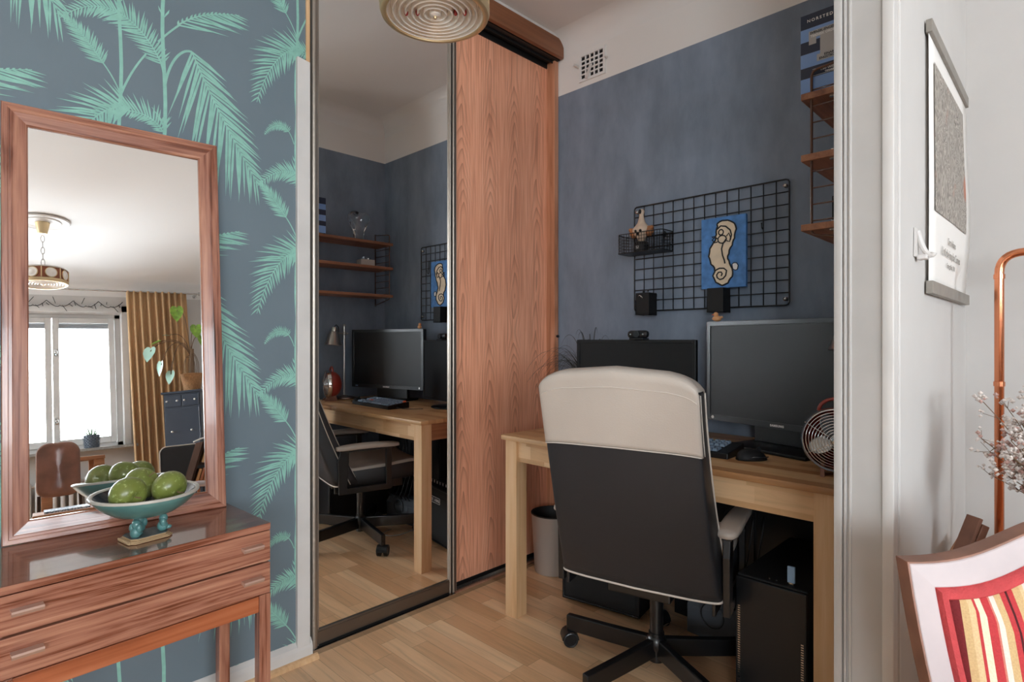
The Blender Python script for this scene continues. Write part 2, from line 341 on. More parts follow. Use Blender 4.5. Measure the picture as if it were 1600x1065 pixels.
def frame_of(o):
    """world matrix of an object from its own transform (parents are roots or parts without transform)"""
    m = o.matrix_basis.copy(); p = o.parent
    while p is not None: m = p.matrix_basis @ m; p = p.parent
    return m
def obj(name, b, mat, parent=None, smooth=False, world=False, bevel=0, seg=2, sub=0, label=None, kind=None, clean=True):
    """links the shapes as one mesh; world=True: they were given in world coordinates"""
    bm = b.bm
    if clean: bmesh.ops.remove_doubles(bm, verts=bm.verts, dist=1e-6)
    bmesh.ops.recalc_face_normals(bm, faces=bm.faces)
    if world and parent is not None: bm.transform(frame_of(parent).inverted())
    me = bpy.data.meshes.new(name); bm.to_mesh(me); bm.free()
    for m in (mat if isinstance(mat, (list, tuple)) else [mat]): me.materials.append(M[m] if isinstance(m, str) else m)
    o = bpy.data.objects.new(name, me); C.objects.link(o)
    if parent is not None: o.parent = parent
    if smooth:
        me.polygons.foreach_set('use_smooth', [True] * len(me.polygons))
        if smooth != 2: md = o.modifiers.new('smooth', 'EDGE_SPLIT'); md.split_angle = R(42)
    if bevel: md = o.modifiers.new('bevel', 'BEVEL'); md.width = bevel; md.segments = seg; md.limit_method = 'ANGLE'; md.angle_limit = R(40)
    if sub: md = o.modifiers.new('subdivision', 'SUBSURF'); md.levels = sub; md.render_levels = sub
    if label: o['label'] = label
    if kind: o['kind'] = kind
    return o
def thing(name, label, cat, loc=(0, 0, 0), rz=0, group=None, rot=None):
    o = bpy.data.objects.new(name, None); C.objects.link(o); o.empty_display_size = .05
    o.location = loc; o.rotation_euler = rot if rot else (0, 0, rz); o['label'] = label; o['category'] = cat
    if group: o['group'] = group
    return o
def tag(o, label, cat, group=None):
    o['label'] = label; o['category'] = cat
    if group: o['group'] = group
    return o
def struct(name, b, mat, **kw):
    o = obj(name, b, mat, **kw); o['kind'] = 'structure'; return o
def copy_tree(o, parent=None):
    c = o.copy(); C.objects.link(c); c.parent = parent
    for ch in list(o.children): copy_tree(ch, c)
    return c
def text(body, size, mat, parent, matrix, depth=.0004, name='lettering', sx=1.0, align='LEFT', spacing=1.0, bold=0.0):
    cu = bpy.data.curves.new(name, 'FONT'); cu.body = body; cu.size = size; cu.extrude = depth; cu.align_x = align; cu.space_character = spacing; cu.offset = bold
    cu.resolution_u = 3
    t = bpy.data.objects.new(name, cu); C.objects.link(t); dg = bpy.context.evaluated_depsgraph_get(); dg.update()
    me = bpy.data.meshes.new_from_object(t.evaluated_get(dg)); bpy.data.objects.remove(t)
    me.transform(matrix @ Matrix.Diagonal((sx, 1, 1, 1))); me.materials.clear(); me.materials.append(M[mat])
    o = bpy.data.objects.new(name, me); C.objects.link(o); o.parent = parent; return o
def axes(o, x, y):
    """matrix with origin o and given x, y directions"""
    x = V(*x).normalized(); y = V(*y).normalized(); z = x.cross(y)
    return Matrix(((x[0], y[0], z[0], o[0]), (x[1], y[1], z[1], o[1]), (x[2], y[2], z[2], o[2]), (0, 0, 0, 1)))
def bez(p, n=12):
    out = []
    for i in range(n + 1):
        t = i / n; q = [V(*a) for a in p]
        while len(q) > 1: q = [q[k].lerp(q[k + 1], t) for k in range(len(q) - 1)]
        out.append(q[0])
    return out

# camera ray helper: a photo pixel met with the wallpaper's wall plane, used to lay out the printed pattern
F_, H_, TH = 899.0, 533.0, R(44.55)
def wall_pt(px, py):
    t = (px - 800) / F_; dx = math.cos(TH) + t * math.sin(TH); dy = math.sin(TH) - t * math.cos(TH); s = WN / dy
    return (dx * s, 1.12 + (H_ - py) / F_ * s)

# ------------------------------------------------------------------ the setting
struct('floor', B().box(WW, WE + .1, WS, 2.0, -.05, 0), 'floor')
struct('ceiling', B().box(WW - .1, WE + .1, WS - .1, 2.2, H, H + .1), 'ceil')
b = B(); b.box(WW - .28, WW, WS - .3, WWY[0], -.05, H + .1); b.box(WW - .28, WW, WWY[1], 2.2, -.05, H + .1); b.box(WW - .28, WW, WWY[0], WWY[1], -.05, WZ[0]); b.box(WW - .28, WW, WWY[0], WWY[1], WZ[1], H + .1)
struct('wall_west', b, 'white')
b = B()
for y0, y1, z0, z1 in ((WWY[0], WWY[0] + .06, *WZ), (WWY[1] - .06, WWY[1], *WZ), (WWY[0], WWY[1], WZ[0], WZ[0] + .06), (WWY[0], WWY[1], WZ[1] - .06, WZ[1]), (sum(WWY) / 2 - .04, sum(WWY) / 2 + .04, *WZ)): b.box(WW - .2, WW - .13, y0, y1, z0, z1, bev=.003)
w3 = struct('window_3', b, 'trimw'); obj('pane', B().box(WW - .17, WW - .166, WWY[0] + .05, WWY[1] - .05, WZ[0] + .05, WZ[1] - .05), 'pane', w3)  # frame and glass of the added window, out of view, there for its daylight
b = B(); xs = [WW - .15, WIN[1][0], WIN[1][1], WIN[0][0], WIN[0][1], WE + .15]
for i in (0, 2, 4): b.box(xs[i], xs[i + 1], WS - .28, WS, -.05, H + .1)
for a, c in WIN: b.box(a, c, WS - .28, WS, -.05, WZ[0]); b.box(a, c, WS - .28, WS, WZ[1], H + .1)
struct('wall_south', b, 'white')
struct('wall_east', B().box(WE, WE + .12, WS - .1, PL + .03, -.05, H + .1), 'white')
struct('wall_back', B().box(WE, WE + .12, PL + .03, 2.2, -.05, H + .1), 'wallblue')
b = B(); b.box(XJ + .012, WE, PN - .03, PN, 0, H); struct('wall_partition_nook', b, 'wallblue')
b = B(); b.box(XJ + .012, WE, PL, PN - .03, 0, H); struct('wall_partition', b, 'white')
struct('wall_closet', B().box(.90, WE + .1, 2.07, 2.17, -.05, H + .1), 'white')
# the wallpapered wall: one mesh, second material = the printed palm pattern
XR = .95
b = B(); b.box(WW, XR, WN, WN + .12, -.05, H + .1); b.mi = 1
def clip(poly, ax, lim, keep_less):
    out = []
    for i in range(len(poly)):
        p, q = poly[i], poly[(i + 1) % len(poly)]
        ip = (p[ax] <= lim) == keep_less; iq = (q[ax] <= lim) == keep_less
        if ip: out.append(p)
        if ip != iq:
            t = (lim - p[ax]) / (q[ax] - p[ax]); out.append((p[0] + (q[0] - p[0]) * t, p[1] + (q[1] - p[1]) * t))
    return out
elems = []      # convex polygons of one repeat, in wall coordinates (x, z)
def W2(*pts): return [wall_pt(*p) for p in pts]
def spine(pts, n=40):
    return [(p[0], p[1]) for p in bez([(a, c, 0) for a, c in W2(*pts)], n)]
def stemw(pts, w, n=14, taper=1.0):
    sp = spine(pts, n)
    for i in range(len(sp) - 1):
        (x0, z0), (x1, z1) = sp[i], sp[i + 1]; d = math.hypot(x1 - x0, z1 - z0); nx, nz = -(z1 - z0) / d, (x1 - x0) / d
        w0 = w * (1 + (taper - 1) * i / (len(sp) - 1)); w1 = w * (1 + (taper - 1) * (i + 1) / (len(sp) - 1))
        elems.append([(x0 + nx * w0, z0 + nz * w0), (x1 + nx * w1, z1 + nz * w1), (x1 - nx * w1, z1 - nz * w1), (x0 - nx * w0, z0 - nz * w0)])
def frond(pts, la, lb, n=26, ang=38, w=.0040, droop=0.0, s0=.0, rib=.0022, base_len=.55):
    """palm frond: spine from base to tip, leaflets of length la (left) and lb (right)"""
    sp = spine(pts, n * 2); L = len(sp) - 1
    stemw(pts, rib, 16, .4)
    for k in range(n):
        t = s0 + (1 - s0) * (k + .3) / n; i = min(L - 1, int(t * L)); x, z = sp[i]; dx, dz = sp[i + 1][0] - x, sp[i + 1][1] - z
        d = math.hypot(dx, dz) or 1; dx /= d; dz /= d
        prof = (base_len + (1 - base_len) * min(1, t * 3.0)) * (1 - .72 * max(0, t - .45) / .55)
        for side, ln in ((1, la), (-1, lb)):
            if ln <= 0: continue
            l_ = ln * prof * (1 + .10 * math.sin(k * 2.3 + side)); a = R(ang + 16 * (1 - t) + 4 * math.sin(k * 1.7)) * side
            ex = dx * math.cos(a) - dz * math.sin(a); ez = dx * math.sin(a) + dz * math.cos(a)
            mx, mz = x + ex * l_ * .45, z + ez * l_ * .45 - droop * l_ * .08
            tx, tz = x + ex * l_, z + ez * l_ - droop * l_ * .35
            nx, nz = -ez, ex; ww = w * (1 if t < .7 else 1 - (t - .7))
            elems.append([(x + nx * ww * .7, z + nz * ww * .7), (mx + nx * ww, mz + nz * ww), (tx, tz), (mx - nx * ww, mz - nz * ww), (x - nx * ww * .7, z - nz * ww * .7)])
# long stems (they run a full repeat of the pattern)
zr = .70; TX = .519
x1 = wall_pt(187, 100)[0]; x2 = wall_pt(256, 100)[0]; x3 = wall_pt(459, 100)[0] - TX
for x, ww in ((x2, .0050), (x1, .0044)):
    for k in range(10):
        z0 = 1.55 + zr * k / 10; z1 = z0 + zr / 10; o0 = .004 * math.sin(k * .9 + x * 9); o1 = .004 * math.sin((k + 1) * .9 + x * 9)
        if k in (0,): o0 = 0
        if k == 9: o1 = 0
        elems.append([(x + o0 - ww, z0), (x + o0 + ww, z0), (x + o1 + ww, z1), (x + o1 - ww, z1)])
    for zz in (1.76, 2.08):
        for sgn in (-1, 1): elems.append([(x, zz), (x + sgn * .013, zz + .02), (x + sgn * .015, zz + .032), (x + sgn * .004, zz + .014)])
stemw([(257, 140), (262, 95), (285, 74), (300, 82)], .0034, 16); frond([(300, 82), (328, 150), (362, 215), (404, 290)], .135, .235, 30, 26, .0037, .30, base_len=.75)
stemw([(256, 118), (254, 104), (249, 92)], .003); frond([(252, 100), (226, 42), (166, -22), (94, 28)], .062, .058, 38, 44, .0028, .05, base_len=.7)
stemw([(188, 150), (203, 112), (228, 85)], .0030, taper=.8)
stemw([(187, 145), (178, 122), (161, 99)], .0018); frond([(161, 99), (144, 74), (124, 46), (100, 24)], .044, .040, 24, 38, .0022, base_len=.9)
stemw([(247, 66), (262, 52), (280, 40)], .0026); frond([(278, 40), (310, 20), (340, 22), (374, 25)], .016, .13, 15, 22, .0030, .0, base_len=.95)
frond([(254, 206), (238, 176), (196, 164), (146, 180)], .030, .060, 22, 46, .0028, .15, base_len=.8)
stemw([(258, 205), (250, 185), (237, 168)], .002, taper=.4)
n0 = len(elems)      # read in the right-hand column, moved back by one step of the half-drop repeat
frond([(474, 80), (452, 70), (420, 92), (401, 160)], .060, .105, 26, 38, .0030, .35, base_len=.8)
stemw([(459, 226), (456, 214), (450, 205)], .0014); frond([(450, 206), (442, 193), (425, 193), (413, 211)], .020, .022, 22, 55, .0016, .1, base_len=.9)
for e in elems[n0:]:
    for i, p in enumerate(e): e[i] = (p[0] - TX, p[1] + zr / 2)
bmp = b.bm
for i in range(-4, 3):
    for k in range(-5, 4):
        ox = TX * i; oz = zr * k + (zr / 2 if i % 2 else 0)
        for ei, e in enumerate(elems):
            q = [(x + ox, z + oz) for x, z in e]
            if max(p[0] for p in q) < -1.3 or max(p[1] for p in q) < .04 or min(p[1] for p in q) > H: continue
            q = clip(q, 0, XR - .002, True); 
            if len(q) > 2: q = clip(q, 1, H - .002, True)
            if len(q) > 2: q = clip(q, 1, .05, False)
            if len(q) > 2: b.poly([(x, WN - .0004 - ei * 2.5e-6, z) for x, z in q][::-1])
o = struct('wall_north', b, ['paper', 'palm'], clean=False)
# coves where walls meet the ceiling
def cove(a, c, din, r=.10, n=7):
    """a, c: wall/ceiling line ends; din: horizontal direction into the room"""
    b = B(); rs = []
    for p in (a, c):
        ring = [V(*p)]
        for i in range(n + 1):
            t = PI / 2 * i / n; ring.append(V(*p) + V(*din) * (r - r * math.cos(t)) + V(0, 0, -(r - r * math.sin(t))))
        rs.append(ring)
    b.rings(rs); return b
struct('trim_1', cove((WE, PN, H), (WE, 2.07, H), (-1, 0, 0)), 'ceil', smooth=True)
struct('trim_2', cove((XJ + .02, PN, H), (WE, PN, H), (0, 1, 0)), 'ceil', smooth=True)
struct('trim_3', cove((WW, WS, H), (WE, WS, H), (0, 1, 0), .16), 'ceil', smooth=True)
struct('trim_4', cove((WE, WS, H), (WE, PL, H), (-1, 0, 0)), 'ceil', smooth=True)
# jamb boards and mouldings of the wide opening, right side
b = B(); b.box(XJ, XJ + .013, PL - .002, PN + .002, 0, H)
for y0, y1, d in ((PN - .006, PN + .008, .010), (PN - .013, PN - .008, .006), (PN - .021, PN - .016, .004)): b.box(XJ - d, XJ + .02, y0, y1, 0, H, bev=.0015)
struct('trim_5', b, 'jambshade', smooth=True)
b = B()
for x0, x1, d in ((XJ - .004, XJ + .012, .014), (XJ + .016, XJ + .026, .010), (XJ + .032, XJ + .075, .006), (XJ + .078, XJ + .085, .009)): b.box(x0, x1, PL - d, PL + .005, 0, H, bev=.002)
struct('trim_6', b, 'trimw', smooth=True)
# left side of the opening: white board, oak strip above it, skirting
b = B().prism([(.898, WN - .016, .055), (.944, WN - .016, .055), (.944, WN - .016, 2.098), (.898, WN - .016, 2.106)], (0, .018, 0)); struct('trim_7', b, 'trimw', bevel=.002)
struct('trim_8', B().box(.934, .947, WN - .006, WN + .01, 2.09, H), 'deskl')
b = B(); b.prism([(WW, WN, 0), (WW, WN - .016, 0), (WW, WN - .016, .045), (WW, WN - .013, .058), (WW, WN - .004, .070), (WW, WN, .074)], (.954 - WW, 0, 0)); struct('baseboard_north', b, 'trimw', bevel=.0015)
struct('trim_9', B().prism([(WW, WN - .016, 0), (WW, WN - .032, 0), (WW, WN - .030, .008), (WW, WN - .024, .015), (WW, WN - .016, .018)], (.97 - WW, 0, 0)), 'deskl')
struct('baseboard_partition', B().box(XJ + .02, WE, PL - .014, PL, 0, .12, bev=.003), 'trimw')
struct('baseboard_east', B().box(WE - .014, WE, WS, PL - .014, 0, .12, bev=.003), 'trimw')
struct('baseboard_back', B().box(WE - .014, WE, PN, 1.95, 0, .09, bev=.003), flat('dark_painted_skirting', lin('3C444E'), .5))
struct('baseboard_south', B().box(WW, WE, WS, WS + .014, 0, .12, bev=.003), 'trimw')

# windows
def window(n, x0, x1, mull):
    b = B(); y0, y1 = WS - .20, WS - .13; z0, z1 = WZ
    for a, c, d, e in ((x0, x0 + .05, z0, z1), (x1 - .05, x1, z0, z1)): b.box(a, c, y0, y1, d, e, bev=.003)
    b.box(x0, x1, y0, y1, z0, z0 + .045, bev=.003); b.box(x0, x1, y0, y1, z1 - .04, z1, bev=.003)
    b.box(x0 - .06, x0, WS - .01, WS + .018, z0, z1 + .07, bev=.004); b.box(x1, x1 + .06, WS - .01, WS + .018, z0, z1 + .07, bev=.004)
    b.box(x0 - .06, x1 + .06, WS - .01, WS + .018, z1, z1 + .07, bev=.004)
    root = struct('window_%d' % n, b, 'trimw')
    xs = [x0 + .05] + list(mull) + [x1 - .05]
    for i in range(len(xs) - 1):
        a, c = xs[i] + .004, xs[i + 1] - .004; s = B(); w_ = .052
        s.box(a, a + w_, y0 + .01, y1 + .02, z0 + .045, z1 - .04, bev=.004); s.box(c - w_, c, y0 + .01, y1 + .02, z0 + .045, z1 - .04, bev=.004)
        s.box(a + w_, c - w_, y0 + .01, y1 + .02, z0 + .045, z0 + .11, bev=.004); s.box(a + w_, c - w_, y0 + .01, y1 + .02, z1 - .095, z1 - .04, bev=.004)
        sash = obj('sash', s, 'trimw', root)
        obj('pane', B().box(a + w_ - .004, c - w_ + .004, y0 + .03, y0 + .034, z0 + .105, z1 - .09), 'pane', sash)
        if i == len(xs) - 2:
            for zz in (z0 + .30, z1 - .40):
                h = B(); h.cyl((a + .026, y1 + .02, zz), (a + .026, y1 + .05, zz), .008); h.ball((a + .026, y1 + .055, zz), .014); h.box(a + .012, a + .04, y1 + .018, y1 + .026, zz - .035, zz + .035, bev=.002)
                obj('latch', h, 'silver', sash, smooth=True)
        bl = B(); bl.cyl((a + w_, y1 + .015, z1 - .108), (c - w_, y1 + .015, z1 - .108), .012); bl.box(a + w_, c - w_, y1 + .005, y1 + .008, z1 - .15, z1 - .108)
        obj('roller_blind', bl, 'blind', root)
    obj('window_sill', B().box(x0 - .08, x1 + .10, WS - .14, WS + .16, z0 - .03, z0 - .002, bev=.003), 'stone', root)
window(1, WIN[0][0], WIN[0][1], (.305,)); window(2, WIN[1][0], WIN[1][1], (-2.2,))

# ------------------------------------------------------------------ wardrobe with sliding doors
wr = thing('wardrobe', 'built-in sliding door wardrobe with a tall mirror door and a cherry veneer door', 'wardrobe', (.96, 1.96, 0))
b = B(); b.box(.955, WE - .004, 1.938, 2.06, 0, .010); b.box(.955, WE - .004, 1.938, 1.942, .010, .018); b.box(.955, WE - .004, 1.992, 1.995, .010, .018)
obj('floor_track', b, 'silver', wr, world=True)
b = B(); b.box(.955, 2.318, 1.999, 2.06, 2.556, 2.60); b.box(.955, 2.318, 1.93, 1.999, 2.583, 2.60); b.box(.955, 2.318, 1.960, 1.963, 2.572, 2.583); obj('top_track', b, 'blackslot', wr, world=True)
b = B(); b.prism([(.95, 1.904, 2.585), (2.318, 1.904, 2.585), (2.318, 1.904, 2.652), (2.312, 1.904, 2.668), (2.298, 1.904, 2.676), (2.28, 1.904, 2.678), (.95, 1.904, 2.678)], (0, .022, 0))
obj('fascia', b, 'veneerx', wr, world=True, bevel=.002)
obj('ceiling_filler', B().box(.95, 2.31, 1.906, 2.06, 2.678, 2.69), 'trimw', wr, world=True)
b = B(); b.box(2.296, WE - .003, 1.948, 2.06, .0, 2.585); fp = obj('frame_panel', b, 'veneer', wr, world=True, bevel=.0015)
k_ = B().cyl((2.315, 1.949, 1.145), (2.315, 1.938, 1.145), .007); obj('cable_clip', k_, 'plastic', wr, world=True)
# mirror door
b = B(); b.box(.988, 1.598, 1.962, 1.966, .078, 2.50); md = obj('mirror_door', b, 'mirror', wr, world=True)
b = B()
for x, y, r in ((.972, 1.956, .0135), (.957, 1.962, .007)): b.tube([(x, y, .02), (x, y, 2.545)], r, 20)
b.box(.955, .992, 1.956, 1.978, .02, 2.545)
obj('left_stile', b, 'alu', md, world=True, smooth=True)
b = B()
for x, y, r in ((1.602, 1.957, .006), (1.617, 1.953, .007), (1.634, 1.960, .005)): b.tube([(x, y, .02), (x, y, 2.545)], r, 16)
b.box(1.596, 1.612, 1.956, 1.978, .02, 2.545)
obj('right_stile', b, 'alu', md, world=True, smooth=True)
b = B(); b.box(1.606, 1.613, 1.951, 1.957, .02, 2.545); b.box(1.622, 1.631, 1.954, 1.97, .02, 2.545); b.box(1.638, 1.645, 1.965, 1.985, .02, 2.545); obj('gasket', b, 'blackslot', md, world=True)
b = B(); b.box(.985, 1.60, 1.955, 1.975, .024, .079, bev=.002); b.box(.985, 1.60, 1.953, 1.957, .066, .071); rl = obj('bottom_rail', b, 'aludark', md, world=True)
b = B(); b.box(.985, 1.60, 1.958, 1.970, .012, .024); obj('brush_seal', b, 'blackslot', md, world=True)
b = B(); b.box(.985, 1.60, 1.955, 1.975, 2.50, 2.545, bev=.002); obj('top_rail', b, 'aludark', md, world=True)
# wooden door on the rear track
b = B(); b.box(1.60, 2.30, 2.004, 2.014, .03, 2.565); wd = obj('wooden_door', b, 'cath', wr, world=True)
b = B(); b.box(1.60, 2.30, 2.002, 2.02, .013, .030); obj('bottom_rail', b, 'blackslot', wd, world=True)

# ------------------------------------------------------------------ dresser and leaning mirror
DRZ = R(2.9)
dr = thing('dresser', 'low rosewood hall dresser with two slim drawers under the leaning mirror', 'dresser', (.649 - .56 * math.cos(DRZ), 1.552 - .56 * math.sin(DRZ), 0), DRZ)
Wd, Dd, Zt = .56, .29, .63
b = B(); b.box(0, Wd, 0, Dd, .613, Zt, bev=.0015); b.box(.004, .016, .012, Dd, .440, .613); b.box(Wd - .016, Wd - .004, .012, Dd, .440, .613); b.box(.004, Wd - .004, Dd - .012, Dd, .440, .613); b.box(.004, Wd - .004, .015, Dd, .440, .452)
obj('body', b, 'rosex', dr)
obj('top', B().box(.0005, Wd - .0005, .0005, Dd - .0005, Zt - .0003, Zt + .0005), 'rosetop', dr)
for z0, z1 in ((.531, .611), (.444, .526)):
    d = obj('drawer', B().box(.001, Wd - .001, 0, .018, z0, z1, bev=.0012), 'rosex', dr)
    for xc in (.052, Wd - .052):
        zc_ = (z0 + z1) / 2 + .006; h = B(); h.prism([(xc - .026, .0, zc_ + .005), (xc - .026, -.020, zc_ + .005), (xc - .026, -.022, zc_ + .001), (xc - .026, -.017, zc_ - .006), (xc - .026, -.012, zc_ - .004), (xc - .026, 0, zc_ - .002)], (.052, 0, 0))
        obj('handle', h, 'pull', d)
b = B(); b.box(.03, Wd - .03, .004, .022, .398, .440, bev=.001); b.box(.03, Wd - .03, Dd - .022, Dd - .004, .398, .440); b.box(.004, .022, .03, Dd - .03, .398, .44); b.box(Wd - .022, Wd - .004, .03, Dd - .03, .398, .44)
obj('apron', b, 'red_edge', dr)
for x in (0.0, Wd - .030):
    for y in (.0, Dd - .030): obj('leg', B().box(x, x + .030, y, y + .030, 0, .443, bev=.0015), 'rosez', dr)

mr = thing('wall_mirror', 'tall mirror in a stepped rosewood frame leaning on the wallpapered wall', 'mirror', (.3715, 1.806, .631), rot=(R(-5.0), 0, R(-3.0)))
# local: x along the frame, y away from the viewer, z up
mw, mh, bw = .498, 1.094, .052
prof = [(0, .028), (0, .003), (.002, 0), (.012, 0), (.0135, .0012), (.020, .0012), (.0215, .0024), (bw - .003, .0052), (bw, .009), (bw, .028)]
def corner(i, ins, y):
    x = (-1 if i in (0, 3) else 1) * (mw / 2 - ins); z = ins if i in (0, 1) else mh - ins; return V(x, y, z)
for i, nm in ((0, 'rosex'), (1, 'rosez'), (2, 'rosex'), (3, 'rosez')):
    j = (i + 1) % 4; b = B(); b.rings([[corner(i, a, y) for a, y in prof], [corner(j, a, y) for a, y in prof]])
    obj('frame_side', b, nm, mr)
obj('mirror_glass', B().box(-mw / 2 + bw - .004, mw / 2 - bw + .004, .0135, .0175, bw - .004, mh - bw + .004), 'mirror', mr)
obj('backing', B().box(-mw / 2 + .006, mw / 2 - .006, .0278, .032, .006, mh - .006), 'darkwood', mr)

# ------------------------------------------------------------------ bowl of apples
BX, BY = .381, 1.655
bw_ = thing('fruit_bowl', 'turquoise glazed footed bowl on the dresser top', 'bowl', (BX, BY, .6315), R(10))
b = B(); b.lathe([(.0005, .056), (.040, .058), (.068, .066), (.092, .082), (.107, .098), (.116, .110), (.1165, .1135)], 48, cap=False); b.bm.faces.ensure_lookup_table()
bo = obj('bowl', b, 'ceramic', bw_, smooth=True)
b = B(); b.lathe([(.1125, .1146), (.100, .100), (.086, .088), (.062, .074), (.030, .068), (.0005, .067)], 48, cap=False); obj('inner_glaze', b, 'ceramicin', bo, smooth=True)
b = B(); b.lathe([(.1178, .110), (.1185, .113), (.117, .1158), (.1135, .1165), (.110, .1152), (.1085, .112)], 48, cap=False); obj('rim', b, 'ceramicrim', bo, smooth=True)
b = B(); o8 = [(-.048, -.026), (-.036, -.038), (.036, -.038), (.048, -.026), (.048, .026), (.036, .038), (-.036, .038), (-.048, .026)]
b.prism([(x * 1.06, y * 1.06, 0) for x, y in o8], (0, 0, .0035)); b.prism([(x, y, .0035) for x, y in o8], (0, 0, .003)); b.prism([(x * .9, y * .9, .0065) for x, y in o8], (0, 0, .004))
for k in range(6):
    for sy in (-1, 1): b.box(-.05, -.046, sy * .006 * k - .0015, sy * .006 * k + .0015, 0, .006)
obj('base', b, 'basegold', bw_, bevel=.0008)
obj('base_top', B().prism([(x * .88, y * .88, .0105) for x, y in o8], (0, 0, .0015)), 'basegrey', bw_)
for x, y, a in ((-.030, -.018, .4), (.034, -.012, -.3), (-.004, .022, 1.2)):
    b = B(); m = Matrix.Translation(V(x, y, .012)) @ Matrix.Rotation(a, 4, 'Z')
    b.ball((0, 0, 0), .0125, 14, mat=m @ Matrix.Translation(V(0, 0, .011)) @ Matrix.Diagonal((1, 1, 1.1, 1)))
    b.ball((0, 0, 0), .010, 14, mat=m @ Matrix.Translation(V(.002, 0, .030)) @ Matrix.Diagonal((1, 1.1, 1.2, 1)))
    b.ball((0, 0, 0), .007, 10, mat=m @ Matrix.Translation(V(0, -.010, .022)) @ Matrix.Diagonal((1, 1, 1.6, 1)))
    b.ball((0, 0, 0), .007, 10, mat=m @ Matrix.Translation(V(0, .010, .022)) @ Matrix.Diagonal((1, 1, 1.6, 1)))
    b.ball((0, 0, 0), .0055, 10, mat=m @ Matrix.Translation(V(.012, 0, .006)) @ Matrix.Diagonal((1.6, 1, 1, 1)))
    obj('figure_foot', b, 'ceramic', bw_, smooth=2)
def apple(x, y, z, rx, ry, lab, sc=1.0):
    t = thing('apple', lab, 'apple', (x, y, z), rot=(rx, ry, .4), group='green apples in the footed bowl'); t.scale = (sc, sc, sc * .96)
    pr = []
    for i in range(19):
        a = -PI / 2 + PI * i / 18; r = .039 * math.cos(a) * (1 + .06 * math.sin(a)); zz = .036 * math.sin(a) - .010 * math.exp(-(r / .010) ** 2) * (1 if a > 0 else -1)
        pr.append((max(r, .0004), zz))
    obj('flesh', B().lathe(pr, 28), 'apple', t, smooth=2)
    b = B(); b.tube([(0, 0, .024), (.001, 0, .032), (.005, .001, .040)], .0014, 6); obj('stalk', b, 'stem', t, smooth=True)
apple(BX - .044, BY - .030, .6315 + .121, R(98), R(12), 'green apple at the front left of the bowl, pale blush facing out', 1.06)
apple(BX + .046, BY - .022, .6315 + .121, R(115), R(-20), 'green apple at the front right of the bowl, blossom end showing', 1.06)
apple(BX + .004, BY + .053, .6315 + .124, R(40), R(20), 'green apple at the back of the bowl, nearest the mirror', 1.06)

# ------------------------------------------------------------------ desk
DX0, DX1, DY0, DY1, DZ = 1.650, 2.312, .392, 1.690, .737
dk = thing('desk', 'solid oak desk with square legs standing along the dark blue back wall', 'desk', (DX0, DY0, 0))
obj('desktop', B().box(DX0, DX1, DY0, DY1, DZ - .021, DZ, bev=.005), 'deskx', dk, world=True, smooth=True)
b = B(); ins = .014
b.box(DX0 + ins + .012, DX0 + ins + .034, DY0 + .07, DY1 - .07, .632, DZ - .021, bev=.001); obj('front_apron', b, 'deskf', dk, world=True)
b = B(); b.box(DX1 - .04, DX1 - .02, DY0 + .07, DY1 - .07, .632, DZ - .021); b.box(DX0 + .07, DX1 - .07, DY1 - .048, DY1 - .028, .632, DZ - .021); b.box(DX0 + .07, DX1 - .07, DY0 + .028, DY0 + .048, .632, DZ - .021)
obj('side_apron', b, 'tablewood', dk, world=True)
for x in (DX0 + ins, DX1 - ins - .062):
    for y in (DY0 + ins + .038, DY1 - ins - .062): obj('leg', B().box(x, x + .062, y, y + .062, 0, DZ - .021, bev=.0022), 'deskl', dk, world=True)

# ------------------------------------------------------------------ office chair
ch = thing('office_chair', 'high-backed office chair with cream top cover and black star base, back turned to the room', 'chair', (1.728, 1.016, 0), R(13.5))
def back_ring(s, zt0, n=44):
    """closed section of the backrest at height fraction s, local coordinates"""
    rs = []
    w_ = .250 - .018 * s - .006 * math.sin(PI * s); th = .115 - .055 * min(1, s * 1.15)
    xr = -.216 - .205 * s + .010 * s * s - .014 * math.sin(PI * s)
    for k in range(n):
        a = 2 * PI * k / n; ca, sa = math.cos(a), math.sin(a)
        sx = math.copysign(abs(ca) ** .22, ca); sy = math.copysign(abs(sa) ** .22, sa)
        x = xr + th / 2 + sx * th / 2; y = sy * w_
        x -= .010 * (1 - (y / w_) ** 2) * (1 if ca < 0 else .0); x += .022 * (y / w_) ** 2 * (1 if ca > 0 else 0)
        z = .375 + s * .622 + s ** 5 * (.034 * (1 - min(1, abs(y / .235)) ** 2.6) - .018 * min(1, abs(y / w_)) ** 14)
        rs.append(V(x, y, z - .003 * (1 - min(1, s * 4)) * (1 - (y / w_) ** 2)))
    return rs
def back_rings(s0, s1, n, cap=False):
    rs = [back_ring(s0 + (s1 - s0) * i / n, 0) for i in range(n + 1)]
    if cap:
        top = rs[-1]; cx = sum((p.x for p in top)) / len(top)
        for kk in range(1, 5):
            f = math.cos(kk * PI / 8 * .98); up = math.sin(kk * PI / 8) * .016
            rs.append([V(cx + (p.x - cx) * f, p.y * (1 - (1 - f) * .05), p.z + up) for p in top])
    return rs
b = B(); rs = back_rings(0, 1, 26, True); b.rings(rs); bk = obj('backrest', b, 'leather', ch, smooth=2)
